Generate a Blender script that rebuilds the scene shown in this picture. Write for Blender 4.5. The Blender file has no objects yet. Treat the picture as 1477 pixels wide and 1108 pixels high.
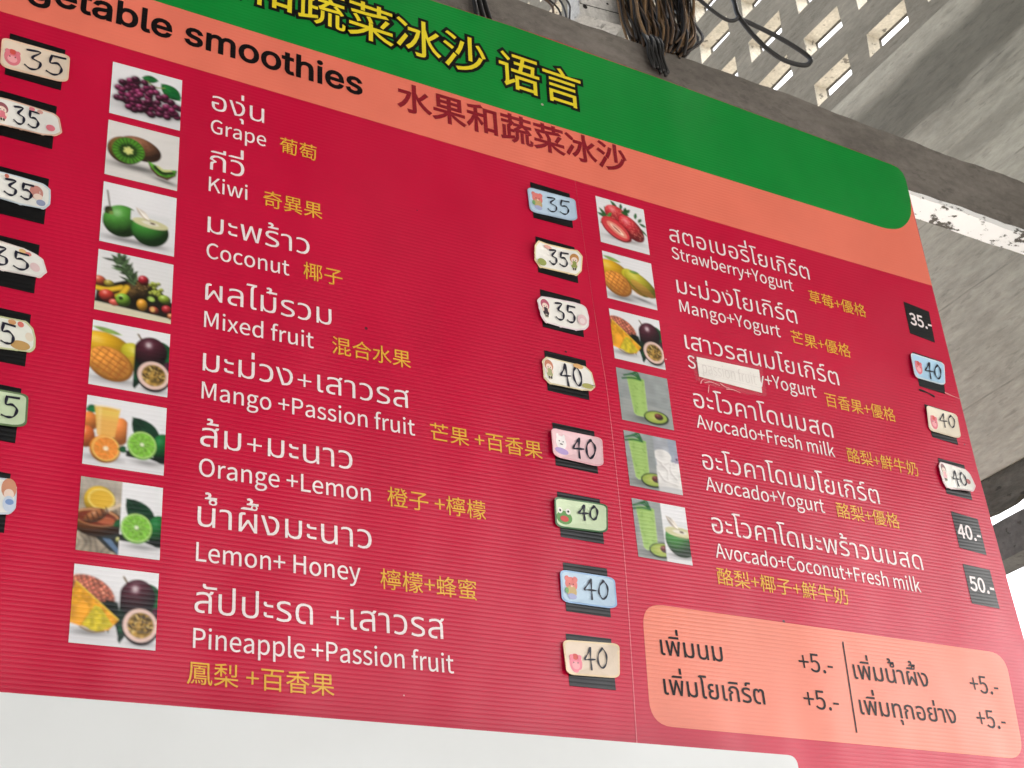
import bpy, bmesh, math, random
import numpy as np
from mathutils import Vector, Matrix
from mathutils.geometry import delaunay_2d_cdt

sc = bpy.context.scene
COL = sc.collection
# All layout is in board units: x to the right, y down the board, z into the board. One unit is 0.2 m.
S = 0.2
H0 = 2.85                        # height of the board's zero line above the ground, metres
def W(x, y, z=0.0):
    return Vector((x * S, z * S, H0 - y * S))

# ---------------------------------------------------------------- camera, sky, sun, exposure
cam = bpy.data.cameras.new('camera')
cam.sensor_width = 36.0
cam.lens = 52.2
cam.clip_start = 0.02
cam.clip_end = 2000.0
cam_o = bpy.data.objects.new('camera', cam)
COL.objects.link(cam_o)
c_right = W(0.87790528, 0.07021151, -0.47365881) - W(0, 0, 0)
c_down = W(0.17481445, 0.87391610, 0.45355326) - W(0, 0, 0)
c_fwd = W(0.44578272, -0.48097921, 0.75494157) - W(0, 0, 0)
c_right.normalize(); c_down.normalize(); c_fwd.normalize()
cm = Matrix((c_right, -c_down, -c_fwd)).transposed().to_4x4()
cm.translation = W(-1.71850446, 6.89530111, -7.83825424)
cam_o.matrix_world = cm
cam.dof.use_dof = True
cam.dof.focus_distance = 2.0
cam.dof.aperture_fstop = 20.0
sc.camera = cam_o

SUN_EL, SUN_AZ = 38.0, 95.0     # elevation; azimuth clockwise from +Y
world = bpy.data.worlds.new('World')
sc.world = world
world.use_nodes = True
wn, wl = world.node_tree.nodes, world.node_tree.links
sky = wn.new('ShaderNodeTexSky')
sky.sky_type = 'NISHITA'
sky.sun_disc = False
sky.sun_elevation = math.radians(SUN_EL)
sky.sun_rotation = math.radians(SUN_AZ)
sky.air_density = 1.0
sky.dust_density = 6.0
sky.ozone_density = 1.0
hs = wn.new('ShaderNodeHueSaturation')
hs.inputs['Saturation'].default_value = 0.35
wl.new(sky.outputs[0], hs.inputs['Color'])
wl.new(hs.outputs[0], wn['Background'].inputs['Color'])
wn['Background'].inputs['Strength'].default_value = 0.15
sun = bpy.data.lights.new('sun', 'SUN')
sun.energy = 0.5
sun.angle = math.radians(12)
sun.color = (1.0, 0.965, 0.92)
sun_o = bpy.data.objects.new('sun', sun)
COL.objects.link(sun_o)
a, e = math.radians(SUN_AZ), math.radians(SUN_EL)
sdir = Vector((math.sin(a) * math.cos(e), math.cos(a) * math.cos(e), math.sin(e)))
sun_o.rotation_euler = sdir.to_track_quat('Z', 'Y').to_euler()
sun_o.location = (0, -4, 6)
vs = sc.view_settings
vs.view_transform = 'Standard'
vs.look = 'None'
vs.gamma = 1.0
vs.use_curve_mapping = False
vs.exposure = 2.2
sc.cycles.max_bounces = 6
sc.cycles.diffuse_bounces = 4
sc.cycles.glossy_bounces = 2
sc.cycles.transmission_bounces = 2
random.seed(7)
RNG = np.random.default_rng(11)

# ---------------------------------------------------------------- helpers
def lin(c):
    return tuple((v / 255 / 12.92) if v / 255 <= 0.04045 else ((v / 255 + 0.055) / 1.055) ** 2.4 for v in c)

def tag(o, label=None, cat=None, group=None, kind=None):
    if label: o['label'] = label
    if cat: o['category'] = cat
    if group: o['group'] = group
    if kind: o['kind'] = kind
    return o

def link(name, mesh, mat=None, parent=None):
    o = bpy.data.objects.new(name, mesh)
    COL.objects.link(o)
    if mat is not None and not mesh.materials:
        mesh.materials.append(mat)
    if parent is not None:
        o.parent = parent
    return o

def mesh_from(name, verts, faces, mat=None, parent=None, smooth=False):
    me = bpy.data.meshes.new(name)
    me.from_pydata([tuple(v) for v in verts], [], faces)
    if smooth:
        for p in me.polygons: p.use_smooth = True
    me.update()
    return link(name, me, mat, parent)

def empty(name, loc):
    o = bpy.data.objects.new(name, None)
    o.empty_display_size = 0.05
    o.location = loc
    COL.objects.link(o)
    return o

class Frame:
    """A root empty; points are given in board units and stored relative to it."""
    def __init__(self, name, origin):
        self.o = empty(name, W(*origin))
        self.org = W(*origin)
    def p(self, x, y, z=0.0):
        return W(x, y, z) - self.org

def box(name, F, x0, x1, y0, y1, z0, z1, mat, bevel=0.0, parent=None, jitter=0.0, cuts=0):
    bm = bmesh.new()
    vs_ = [bm.verts.new(F.p(x, y, z)) for z in (z0, z1) for y in (y0, y1) for x in (x0, x1)]
    for f in ((0, 1, 3, 2), (4, 6, 7, 5), (0, 4, 5, 1), (2, 3, 7, 6), (0, 2, 6, 4), (1, 5, 7, 3)):
        bm.faces.new([vs_[i] for i in f])
    bmesh.ops.recalc_face_normals(bm, faces=bm.faces)
    if bevel:
        bmesh.ops.bevel(bm, geom=bm.edges[:], offset=bevel * S, segments=3, affect='EDGES', profile=0.5)
    me = bpy.data.meshes.new(name)
    bm.to_mesh(me); bm.free()
    return link(name, me, mat, parent or F.o)

def tube(name, pts, r, mat, parent, sides=6, taper=None):
    """Swept tube through local points (metres)."""
    P = [Vector(p) for p in pts]
    V, Fc = [], []
    up = Vector((0.13, 0.9, 0.41)).normalized()
    for i, p in enumerate(P):
        d = (P[min(i + 1, len(P) - 1)] - P[max(i - 1, 0)]).normalized()
        s = d.cross(up)
        if s.length < 1e-4: s = d.cross(Vector((1, 0, 0)))
        s.normalize(); t = s.cross(d).normalized()
        rr = r * (taper(i / (len(P) - 1)) if taper else 1)
        for k in range(sides):
            an = 2 * math.pi * k / sides
            V.append(p + s * math.cos(an) * rr + t * math.sin(an) * rr)
    for i in range(len(P) - 1):
        for k in range(sides):
            a0, a1 = i * sides + k, i * sides + (k + 1) % sides
            Fc.append((a0, a1, a1 + sides, a0 + sides))
    Fc.append(tuple(range(sides))[::-1]); Fc.append(tuple((len(P) - 1) * sides + k for k in range(sides)))
    return mesh_from(name, V, Fc, mat, parent, smooth=True)

def catmull(pts, n=6, closed=False):
    P = [np.array(p, float) for p in pts]
    out = []
    m = len(P)
    rng = range(m if closed else m - 1)
    for i in rng:
        g = (lambda j: P[j % m]) if closed else (lambda j: P[min(max(j, 0), m - 1)])
        p0, p1, p2, p3 = g(i - 1), g(i), g(i + 1), g(i + 2)
        for k in range(n):
            t = k / n
            out.append(0.5 * (2 * p1 + (p2 - p0) * t + (2 * p0 - 5 * p1 + 4 * p2 - p3) * t * t + (3 * p1 - p0 - 3 * p2 + p3) * t ** 3))
    if not closed: out.append(P[-1])
    return out

# ---------------------------------------------------------------- materials
def new_mat(name):
    m = bpy.data.materials.new(name)
    m.use_nodes = True
    return m, m.node_tree.nodes, m.node_tree.links, m.node_tree.nodes['Principled BSDF']

RIB = 0.0286 * S                 # pitch of the plastic sheet's flutes, metres
def ribs(n, l, b, amount):
    """Fine horizontal flutes of the corrugated plastic sheet, as relief."""
    geo = n.new('ShaderNodeNewGeometry')
    sep = n.new('ShaderNodeSeparateXYZ'); l.new(geo.outputs['Position'], sep.inputs[0])
    nz = n.new('ShaderNodeTexNoise'); nz.inputs['Scale'].default_value = 3.0
    l.new(geo.outputs['Position'], nz.inputs['Vector'])
    w = n.new('ShaderNodeMath'); w.operation = 'MULTIPLY_ADD'; l.new(nz.outputs['Fac'], w.inputs[0]); w.inputs[1].default_value = 0.004
    l.new(sep.outputs['Z'], w.inputs[2])
    m = n.new('ShaderNodeMath'); m.operation = 'MULTIPLY'; l.new(w.outputs[0], m.inputs[0]); m.inputs[1].default_value = math.pi / RIB
    s = n.new('ShaderNodeMath'); s.operation = 'SINE'; l.new(m.outputs[0], s.inputs[0])
    ab = n.new('ShaderNodeMath'); ab.operation = 'ABSOLUTE'; l.new(s.outputs[0], ab.inputs[0])
    fine = n.new('ShaderNodeTexNoise'); fine.inputs['Scale'].default_value = 260.0
    l.new(geo.outputs['Position'], fine.inputs['Vector'])
    ad = n.new('ShaderNodeMath'); ad.operation = 'MULTIPLY_ADD'; l.new(fine.outputs['Fac'], ad.inputs[0]); ad.inputs[1].default_value = 0.12
    l.new(ab.outputs[0], ad.inputs[2])
    bp = n.new('ShaderNodeBump'); bp.inputs['Strength'].default_value = 1.0
    bp.inputs['Distance'].default_value = amount
    l.new(ad.outputs[0], bp.inputs['Height'])
    wn_ = n.new('ShaderNodeTexNoise'); wn_.inputs['Scale'].default_value = 3.2; wn_.inputs['Detail'].default_value = 1.5
    wm = n.new('ShaderNodeMapping'); wm.inputs['Scale'].default_value = (1.6, 1.0, 0.7)
    l.new(geo.outputs['Position'], wm.inputs['Vector']); l.new(wm.outputs[0], wn_.inputs['Vector'])
    bw = n.new('ShaderNodeBump'); bw.inputs['Distance'].default_value = 0.014        # the thin sheet buckles a little
    l.new(wn_.outputs['Fac'], bw.inputs['Height']); l.new(bw.outputs[0], bp.inputs['Normal'])
    l.new(bp.outputs[0], b.inputs['Normal'])
    return geo

def print_mat(name, rgb, rough=0.30, var=0.06, specks=0.0, rib=0.00013, spec=0.5):
    m, n, l, b = new_mat(name)
    geo = ribs(n, l, b, rib)
    b.inputs['Specular IOR Level'].default_value = spec
    mps = n.new('ShaderNodeMapping'); mps.inputs['Scale'].default_value = (4.0, 1.0, 2.0)      # dust runs down the sheet
    l.new(geo.outputs['Position'], mps.inputs['Vector'])
    rn = n.new('ShaderNodeTexNoise'); rn.inputs['Scale'].default_value = 1.6; rn.inputs['Detail'].default_value = 2.0
    l.new(mps.outputs[0], rn.inputs['Vector'])
    rr = n.new('ShaderNodeMapRange'); rr.inputs[1].default_value = 0.3; rr.inputs[2].default_value = 0.72
    rr.inputs[3].default_value = rough - 0.02; rr.inputs[4].default_value = rough + 0.05
    l.new(rn.outputs['Fac'], rr.inputs[0]); l.new(rr.outputs[0], b.inputs['Roughness'])
    nz = n.new('ShaderNodeTexNoise'); nz.inputs['Scale'].default_value = 7.0; nz.inputs['Detail'].default_value = 4.0
    l.new(geo.outputs['Position'], nz.inputs['Vector'])
    mr = n.new('ShaderNodeMapRange'); mr.inputs[1].default_value = 0.3; mr.inputs[2].default_value = 0.7
    mr.inputs[3].default_value = 1 - var; mr.inputs[4].default_value = 1 + var
    l.new(nz.outputs['Fac'], mr.inputs[0])
    mx = n.new('ShaderNodeMix'); mx.data_type = 'RGBA'; mx.blend_type = 'MULTIPLY'
    mx.inputs[0].default_value = 1.0
    mx.inputs[6].default_value = (*rgb, 1)
    l.new(mr.outputs[0], mx.inputs[7])
    col = mx.outputs[2]
    if specks:
        vo = n.new('ShaderNodeTexVoronoi'); vo.inputs['Scale'].default_value = 22.0
        l.new(geo.outputs['Position'], vo.inputs['Vector'])
        sr = n.new('ShaderNodeSeparateColor'); l.new(vo.outputs['Color'], sr.inputs[0])
        th = n.new('ShaderNodeMath'); th.operation = 'MULTIPLY_ADD'     # speck radius differs from cell to cell
        l.new(sr.outputs[0], th.inputs[0]); th.inputs[1].default_value = 0.16; th.inputs[2].default_value = -0.10
        lt = n.new('ShaderNodeMath'); lt.operation = 'LESS_THAN'; l.new(vo.outputs['Distance'], lt.inputs[0]); l.new(th.outputs[0], lt.inputs[1])
        k = n.new('ShaderNodeMath'); k.operation = 'MULTIPLY'; l.new(lt.outputs[0], k.inputs[0]); k.inputs[1].default_value = specks
        pick = n.new('ShaderNodeMix'); pick.data_type = 'RGBA'; l.new(sr.outputs[1], pick.inputs[0])
        pick.inputs[6].default_value = (0.03, 0.004, 0.01, 1); pick.inputs[7].default_value = (0.75, 0.5, 0.5, 1)
        m2 = n.new('ShaderNodeMix'); m2.data_type = 'RGBA'; l.new(k.outputs[0], m2.inputs[0]); l.new(col, m2.inputs[6]); l.new(pick.outputs[2], m2.inputs[7])
        col = m2.outputs[2]
    l.new(col, b.inputs['Base Color'])
    return m

def plain_mat(name, rgb, rough=0.5, spec=0.5, bump=0.0, scale=40.0, var=0.05):
    m, n, l, b = new_mat(name)
    b.inputs['Roughness'].default_value = rough
    b.inputs['Specular IOR Level'].default_value = spec
    tc = n.new('ShaderNodeNewGeometry')
    nz = n.new('ShaderNodeTexNoise'); nz.inputs['Scale'].default_value = scale; nz.inputs['Detail'].default_value = 6.0
    l.new(tc.outputs['Position'], nz.inputs['Vector'])
    mr = n.new('ShaderNodeMapRange'); mr.inputs[1].default_value = 0.3; mr.inputs[2].default_value = 0.7
    mr.inputs[3].default_value = 1 - var; mr.inputs[4].default_value = 1 + var
    l.new(nz.outputs['Fac'], mr.inputs[0])
    mx = n.new('ShaderNodeMix'); mx.data_type = 'RGBA'; mx.blend_type = 'MULTIPLY'; mx.inputs[0].default_value = 1.0
    mx.inputs[6].default_value = (*rgb, 1); l.new(mr.outputs[0], mx.inputs[7])
    l.new(mx.outputs[2], b.inputs['Base Color'])
    if bump:
        bp = n.new('ShaderNodeBump'); bp.inputs['Distance'].default_value = bump; l.new(nz.outputs['Fac'], bp.inputs['Height'])
        l.new(bp.outputs[0], b.inputs['Normal'])
    return m

def concrete_mat(name, light, dark, stain=0.5, scale=6.0, bump=0.004, stretch=(1, 1, 1), pits=0.0, bands=(), lines=()):
    """Weathered concrete: cloudy tone, streaks along the casting direction, cracks, pits and stain bands of given height."""
    m, n, l, b = new_mat(name)
    b.inputs['Roughness'].default_value = 0.92
    b.inputs['Specular IOR Level'].default_value = 0.2
    geo = n.new('ShaderNodeNewGeometry')
    mp = n.new('ShaderNodeMapping'); mp.inputs['Scale'].default_value = stretch
    l.new(geo.outputs['Position'], mp.inputs['Vector'])
    n1 = n.new('ShaderNodeTexNoise'); n1.inputs['Scale'].default_value = scale; n1.inputs['Detail'].default_value = 9.0; n1.inputs['Roughness'].default_value = 0.62
    n2 = n.new('ShaderNodeTexNoise'); n2.inputs['Scale'].default_value = scale * 9; n2.inputs['Detail'].default_value = 8.0; n2.inputs['Roughness'].default_value = 0.7
    l.new(mp.outputs[0], n1.inputs['Vector']); l.new(mp.outputs[0], n2.inputs['Vector'])
    r1 = n.new('ShaderNodeMapRange'); r1.inputs[1].default_value = 0.35; r1.inputs[2].default_value = 0.68
    r1.inputs[3].default_value = 1.0; r1.inputs[4].default_value = 1.0 - stain
    l.new(n1.outputs['Fac'], r1.inputs[0])
    mx = n.new('ShaderNodeMix'); mx.data_type = 'RGBA'
    l.new(r1.outputs[0], mx.inputs[0]); mx.inputs[6].default_value = (*dark, 1); mx.inputs[7].default_value = (*light, 1)
    r2 = n.new('ShaderNodeMapRange'); r2.inputs[1].default_value = 0.3; r2.inputs[2].default_value = 0.7; r2.inputs[3].default_value = 0.78; r2.inputs[4].default_value = 1.2
    l.new(n2.outputs['Fac'], r2.inputs[0])
    m2 = n.new('ShaderNodeMix'); m2.data_type = 'RGBA'; m2.blend_type = 'MULTIPLY'; m2.inputs[0].default_value = 1.0
    l.new(mx.outputs[2], m2.inputs[6]); l.new(r2.outputs[0], m2.inputs[7])
    col = m2.outputs[2]
    sep = n.new('ShaderNodeSeparateXYZ'); l.new(geo.outputs['Position'], sep.inputs[0])
    for zc, half, amt in bands:         # mould and water marks with ragged edges at a given height
        wv = n.new('ShaderNodeMath'); wv.operation = 'MULTIPLY_ADD'; l.new(n1.outputs['Fac'], wv.inputs[0]); wv.inputs[1].default_value = 0.25; l.new(sep.outputs['Z'], wv.inputs[2])
        dz = n.new('ShaderNodeMath'); dz.operation = 'SUBTRACT'; l.new(wv.outputs[0], dz.inputs[0]); dz.inputs[1].default_value = zc + 0.125
        ab = n.new('ShaderNodeMath'); ab.operation = 'ABSOLUTE'; l.new(dz.outputs[0], ab.inputs[0])
        rr = n.new('ShaderNodeMapRange'); rr.interpolation_type = 'SMOOTHSTEP'; rr.inputs[1].default_value = half * 0.35; rr.inputs[2].default_value = half; rr.inputs[3].default_value = amt; rr.inputs[4].default_value = 0.0
        l.new(ab.outputs[0], rr.inputs[0])
        gr = n.new('ShaderNodeMath'); gr.operation = 'MULTIPLY'; l.new(rr.outputs[0], gr.inputs[0]); l.new(r2.outputs[0], gr.inputs[1])
        mb = n.new('ShaderNodeMix'); mb.data_type = 'RGBA'; l.new(gr.outputs[0], mb.inputs[0]); l.new(col, mb.inputs[6]); mb.inputs[7].default_value = (*[v * 0.45 for v in dark], 1)
        col = mb.outputs[2]
    for zc, half, amt in lines:         # joints left by the casting boards
        wv = n.new('ShaderNodeMath'); wv.operation = 'MULTIPLY_ADD'; l.new(n1.outputs['Fac'], wv.inputs[0]); wv.inputs[1].default_value = 0.02; l.new(sep.outputs['Z'], wv.inputs[2])
        dz = n.new('ShaderNodeMath'); dz.operation = 'SUBTRACT'; l.new(wv.outputs[0], dz.inputs[0]); dz.inputs[1].default_value = zc + 0.01
        ab = n.new('ShaderNodeMath'); ab.operation = 'ABSOLUTE'; l.new(dz.outputs[0], ab.inputs[0])
        rr = n.new('ShaderNodeMapRange'); rr.inputs[1].default_value = half * 0.4; rr.inputs[2].default_value = half; rr.inputs[3].default_value = amt; rr.inputs[4].default_value = 0.0
        l.new(ab.outputs[0], rr.inputs[0])
        gt = n.new('ShaderNodeMapRange'); gt.inputs[1].default_value = 0.42; gt.inputs[2].default_value = 0.58; l.new(n2.outputs['Fac'], gt.inputs[0])
        gm = n.new('ShaderNodeMath'); gm.operation = 'MULTIPLY'; l.new(rr.outputs[0], gm.inputs[0]); l.new(gt.outputs[0], gm.inputs[1])
        mb = n.new('ShaderNodeMix'); mb.data_type = 'RGBA'; l.new(gm.outputs[0], mb.inputs[0]); l.new(col, mb.inputs[6]); mb.inputs[7].default_value = (*[v * 0.3 for v in dark], 1)
        col = mb.outputs[2]
    # hairline cracks
    vo = n.new('ShaderNodeTexVoronoi'); vo.feature = 'DISTANCE_TO_EDGE'; vo.inputs['Scale'].default_value = scale * 0.55
    wob = n.new('ShaderNodeMix'); wob.data_type = 'RGBA'; wob.blend_type = 'LINEAR_LIGHT'; wob.inputs[0].default_value = 0.09
    l.new(mp.outputs[0], wob.inputs[6]); l.new(n2.outputs['Color'], wob.inputs[7]); l.new(wob.outputs[2], vo.inputs['Vector'])
    cr = n.new('ShaderNodeMapRange'); cr.inputs[1].default_value = 0.0; cr.inputs[2].default_value = 0.012; cr.inputs[3].default_value = 0.45; cr.inputs[4].default_value = 0.0
    l.new(vo.outputs['Distance'], cr.inputs[0])
    gate = n.new('ShaderNodeMapRange'); gate.inputs[1].default_value = 0.5; gate.inputs[2].default_value = 0.62; l.new(n1.outputs['Fac'], gate.inputs[0])
    cg = n.new('ShaderNodeMath'); cg.operation = 'MULTIPLY'; l.new(cr.outputs[0], cg.inputs[0]); l.new(gate.outputs[0], cg.inputs[1])
    m3 = n.new('ShaderNodeMix'); m3.data_type = 'RGBA'; l.new(cg.outputs[0], m3.inputs[0]); l.new(col, m3.inputs[6]); m3.inputs[7].default_value = (0.05, 0.045, 0.035, 1)
    col = m3.outputs[2]
    if pits:
        v2 = n.new('ShaderNodeTexNoise'); v2.inputs['Scale'].default_value = 60.0; v2.inputs['Detail'].default_value = 3.0
        l.new(mp.outputs[0], v2.inputs['Vector'])
        pr = n.new('ShaderNodeMapRange'); pr.inputs[1].default_value = 0.62; pr.inputs[2].default_value = 0.68; pr.inputs[3].default_value = 0.0; pr.inputs[4].default_value = pits
        l.new(v2.outputs['Fac'], pr.inputs[0])
        m4 = n.new('ShaderNodeMix'); m4.data_type = 'RGBA'; l.new(pr.outputs[0], m4.inputs[0]); l.new(col, m4.inputs[6]); m4.inputs[7].default_value = (0.03, 0.027, 0.022, 1)
        col = m4.outputs[2]
    l.new(col, b.inputs['Base Color'])
    bp = n.new('ShaderNodeBump'); bp.inputs['Distance'].default_value = bump; bp.inputs['Strength'].default_value = 0.8
    hm = n.new('ShaderNodeMath'); hm.operation = 'MULTIPLY_ADD'; l.new(n1.outputs['Fac'], hm.inputs[0]); hm.inputs[1].default_value = 2.0; l.new(n2.outputs['Fac'], hm.inputs[2])
    l.new(hm.outputs[0], bp.inputs['Height']); l.new(bp.outputs[0], b.inputs['Normal'])
    return m

# ---------------------------------------------------------------- setting: ground, perforated wall, beam
M_ground = concrete_mat('paving', (0.42, 0.40, 0.37), (0.26, 0.25, 0.23), 0.5, 2.0)
g = mesh_from('ground', [(-60, -60, 0), (60, -60, 0), (60, 60, 0), (-60, 60, 0)], [(0, 1, 2, 3)], M_ground)
tag(g, kind='structure')

# the roof slab, unseen, is added and shaped to keep high sky off the board
FRF = Frame('sky_blocker', (0.0, -7.3, -10.0))
FRF.o['kind'] = 'structure'
blocker_plan = [(-40, -1.2), (34, -1.2), (30, -15), (19, -23), (11, -33), (3, -60), (-40, -60)]
rv = [FRF.p(x, y, z) for y in (-7.3, -7.9) for x, z in blocker_plan]
k7 = len(blocker_plan)
mesh_from('sky_blocker_slab', rv, [tuple(range(k7)), tuple(range(2 * k7 - 1, k7 - 1, -1))] + [(i, k7 + i, k7 + (i + 1) % k7, (i + 1) % k7) for i in range(k7)],
          concrete_mat('dark blocker underside', (0.07, 0.066, 0.06), (0.04, 0.038, 0.035), 0.5, 3.0), FRF.o)  # underside kept dark so it adds little sheen to the board

XW, WT = 10.0, 0.255
M_wall = concrete_mat('plastered concrete', (0.40, 0.375, 0.305), (0.235, 0.217, 0.172), 0.6, 5.0, 0.006, (1.0, 0.4, 1.6),
                      pits=0.2, bands=((H0 + 4.45 * S, 0.13, 0.8), (H0 + 3.3 * S, 0.05, 0.3)),
                      lines=tuple((H0 - y * S, 0.0030, 0.5) for y in (-4.05, -2.75, -1.62, -0.35)))
M_slot = concrete_mat('grimy slotted concrete', (0.25, 0.228, 0.182), (0.135, 0.122, 0.096), 0.6, 6.0, 0.004, (1.0, 0.4, 1.6), pits=0.25)
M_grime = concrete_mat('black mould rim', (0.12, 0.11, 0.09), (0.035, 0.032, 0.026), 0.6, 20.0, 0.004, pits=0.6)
M_jamb = concrete_mat('lit jamb tone', (0.66, 0.62, 0.53), (0.32, 0.29, 0.22), 0.5, 14.0, 0.003, pits=0.7)  # jambs paler than the wall: light from outside put into the colour
FW = Frame('ventilation_wall', (XW, 6.0, 6.0))
tag(FW.o, 'grey plastered concrete wall pierced with rows of rectangular vent slots, behind the board', 'wall')
def vent_wall():
    zc = [2.03 + 1.065 * i for i in range(-2, 14)]
    yc = [-5.71 - 0.815 * j for j in range(0, 15)]
    hw, hh = 0.352, 0.184
    ze = [-0.9] + [v for c in zc for v in (c - hw, c + hw)] + [18.0]
    ye = [-19.0] + [v for c in reversed(yc) for v in (c - hh, c + hh)] + [-5.25]
    rnd = random.Random(3)
    nz, ny = len(ze), len(ye)
    V, Fm, mi = [], [], []
    J = {}
    for layer in (0, 1, 0.80):
        for j in range(ny):
            for i in range(nz):
                inner = 0 < i < nz - 1 and 0 < j < ny - 1
                k = 0.022 if inner else 0.0
                if layer == 0: J[i, j] = (rnd.uniform(-k, k), rnd.uniform(-k, k))
                dz, dy = J[i, j]
                V.append(FW.p(XW + layer * WT, ye[j] + dy * 0.8, ze[i] + dz))
    vid = lambda l_, i, j: l_ * nz * ny + j * nz + i
    hole = lambda i, j: i % 2 == 1 and j % 2 == 1 and i < nz - 1 and j < ny - 1
    for j in range(ny - 1):
        for i in range(nz - 1):
            q = [(i, j), (i + 1, j), (i + 1, j + 1), (i, j + 1)]
            if hole(i, j):
                for a_, b_ in ((0, 1), (1, 2), (2, 3), (3, 0)):
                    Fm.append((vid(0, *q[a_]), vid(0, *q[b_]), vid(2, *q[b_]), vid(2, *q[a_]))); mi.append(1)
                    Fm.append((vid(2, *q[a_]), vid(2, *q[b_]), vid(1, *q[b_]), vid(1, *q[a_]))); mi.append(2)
            else:
                Fm.append([vid(0, *t) for t in q]); mi.append(0)
                Fm.append([vid(1, *t) for t in reversed(q)]); mi.append(0)
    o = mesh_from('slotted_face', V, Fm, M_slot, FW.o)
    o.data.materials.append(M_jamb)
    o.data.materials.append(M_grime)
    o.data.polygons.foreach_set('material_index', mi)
vent_wall()
# lower solid wall, a finger's width proud of the slotted part, with a ragged lower edge
def ragged_box(name, F, x0, x1, y0, y1, z0, z1, mat, amp, n=60, top=False, seed=1):
    rnd = random.Random(seed)
    V, Fc = [], []
    a1 = a2 = 0
    for i in range(n + 1):
        z = z0 + (z1 - z0) * i / n
        a1 = 0.6 * a1 + rnd.uniform(-amp, amp); a2 = 0.6 * a2 + rnd.uniform(-amp, amp)
        V += [F.p(x0, y0 + (a2 if top else 0), z), F.p(x1, y0, z), F.p(x1, y1 + a1 * 0.6, z), F.p(x0 + abs(a2) * 0.4, y1 + a1, z)]
    for i in range(n):
        for k in range(4):
            Fc.append((i * 4 + k, i * 4 + (k + 1) % 4, (i + 1) * 4 + (k + 1) % 4, (i + 1) * 4 + k))
    Fc += [(3, 2, 1, 0), tuple(n * 4 + k for k in range(4))]
    return mesh_from(name, V, Fc, mat, F.o)
ragged_box('solid_face', FW, XW - 0.05, XW + 0.06, -5.25, 0.50, -0.9, 18.0, M_wall, 0.012, 90, seed=4)
M_underside = concrete_mat('shaded rough concrete', (0.15, 0.14, 0.115), (0.03, 0.028, 0.022), 0.9, 11.0, 0.012, (1, 0.4, 1.5), pits=0.8)  # wall underside: its shade put into the dark colour of a front band
ragged_box('shaded_underside', FW, XW - 0.03, XW + 0.05, 0.45, 0.90, -0.9, 18.0, M_underside, 0.035, 140, seed=9)
M_rail = concrete_mat('dark weathered concrete', (0.12, 0.115, 0.105), (0.05, 0.048, 0.043), 0.7, 9.0, 0.004, pits=0.6)
FR = Frame('lower_rail', (XW, 1.4, 6.0))
tag(FR.o, 'dark concrete rail below the shaded underside band of the plastered wall', 'rail')
ragged_box('rail_body', FR, XW + 0.02, XW + 0.4, 1.0, 1.40, -0.9, 18.0, M_rail, 0.008, 80, top=True, seed=21)

FB = Frame('concrete_beam', (3.0, -0.8, 0.5))
tag(FB.o, 'dark grey concrete beam with peeling white lower strip, running behind the board', 'beam')
M_beam = concrete_mat('dark beam concrete', (0.205, 0.186, 0.165), (0.12, 0.108, 0.095), 0.8, 6.0, 0.002, (0.7, 1, 1.3), pits=0.22)
def beam_strip(name, tops, bots, zf, zb, mat, amp, seed, n=150):
    rnd = random.Random(seed)
    V, Fc = [], []
    x0, x1 = -4.5, XW - 0.05
    e1 = e2 = 0.0
    for i in range(n + 1):
        x = x0 + (x1 - x0) * i / n
        yt = float(np.interp(x, *zip(*tops))); yb = float(np.interp(x, *zip(*bots)))
        e1 = 0.7 * e1 + rnd.uniform(-amp, amp); e2 = 0.7 * e2 + rnd.uniform(-amp, amp)
        V += [FB.p(x, yt + e1, zf + 0.004), FB.p(x, yt + e1 - 0.012, zb), FB.p(x, yb + e2 * 0.5, zb), FB.p(x, yb + e2, zf)]
    for i in range(n):
        for k in range(4):
            Fc.append((i * 4 + k, (i + 1) * 4 + k, (i + 1) * 4 + (k + 1) % 4, i * 4 + (k + 1) % 4))
    Fc += [(0, 1, 2, 3), tuple(n * 4 + k for k in (3, 2, 1, 0))]
    return mesh_from(name, V, Fc, mat, FB.o)
BT = [(-4.5, -2.0), (3.3, -1.947), (5.13, -1.916), (6.7, -1.862), (8.08, -1.793), (9.16, -1.747), (10, -1.715)]
BM = [(-4.5, -1.50), (3.3, -1.32), (7.48, -1.167), (8.96, -1.112), (10, -1.07)]
BW = [(-4.5, -1.15), (3.3, -0.97), (7.48, -0.84), (8.86, -0.802), (10, -0.77)]
beam_strip('beam_body', BT, BM, 0.12, 0.42, M_beam, 0.010, 5)
m, n, l, b = new_mat('peeling white paint')
b.inputs['Roughness'].default_value = 0.7
geo = n.new('ShaderNodeNewGeometry')
nz = n.new('ShaderNodeTexNoise'); nz.inputs['Scale'].default_value = 70.0; nz.inputs['Detail'].default_value = 7.0; nz.inputs['Roughness'].default_value = 0.7
mp = n.new('ShaderNodeMapping'); mp.inputs['Scale'].default_value = (0.6, 1, 1.4); l.new(geo.outputs['Position'], mp.inputs['Vector']); l.new(mp.outputs[0], nz.inputs['Vector'])
nb = n.new('ShaderNodeTexNoise'); nb.inputs['Scale'].default_value = 14.0; nb.inputs['Detail'].default_value = 3.0; l.new(geo.outputs['Position'], nb.inputs['Vector'])
ad = n.new('ShaderNodeMath'); ad.operation = 'MULTIPLY_ADD'; l.new(nb.outputs['Fac'], ad.inputs[0]); ad.inputs[1].default_value = 0.55; l.new(nz.outputs['Fac'], ad.inputs[2])
mr = n.new('ShaderNodeMapRange'); mr.inputs[1].default_value = 0.86; mr.inputs[2].default_value = 0.885; l.new(ad.outputs[0], mr.inputs[0])
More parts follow.
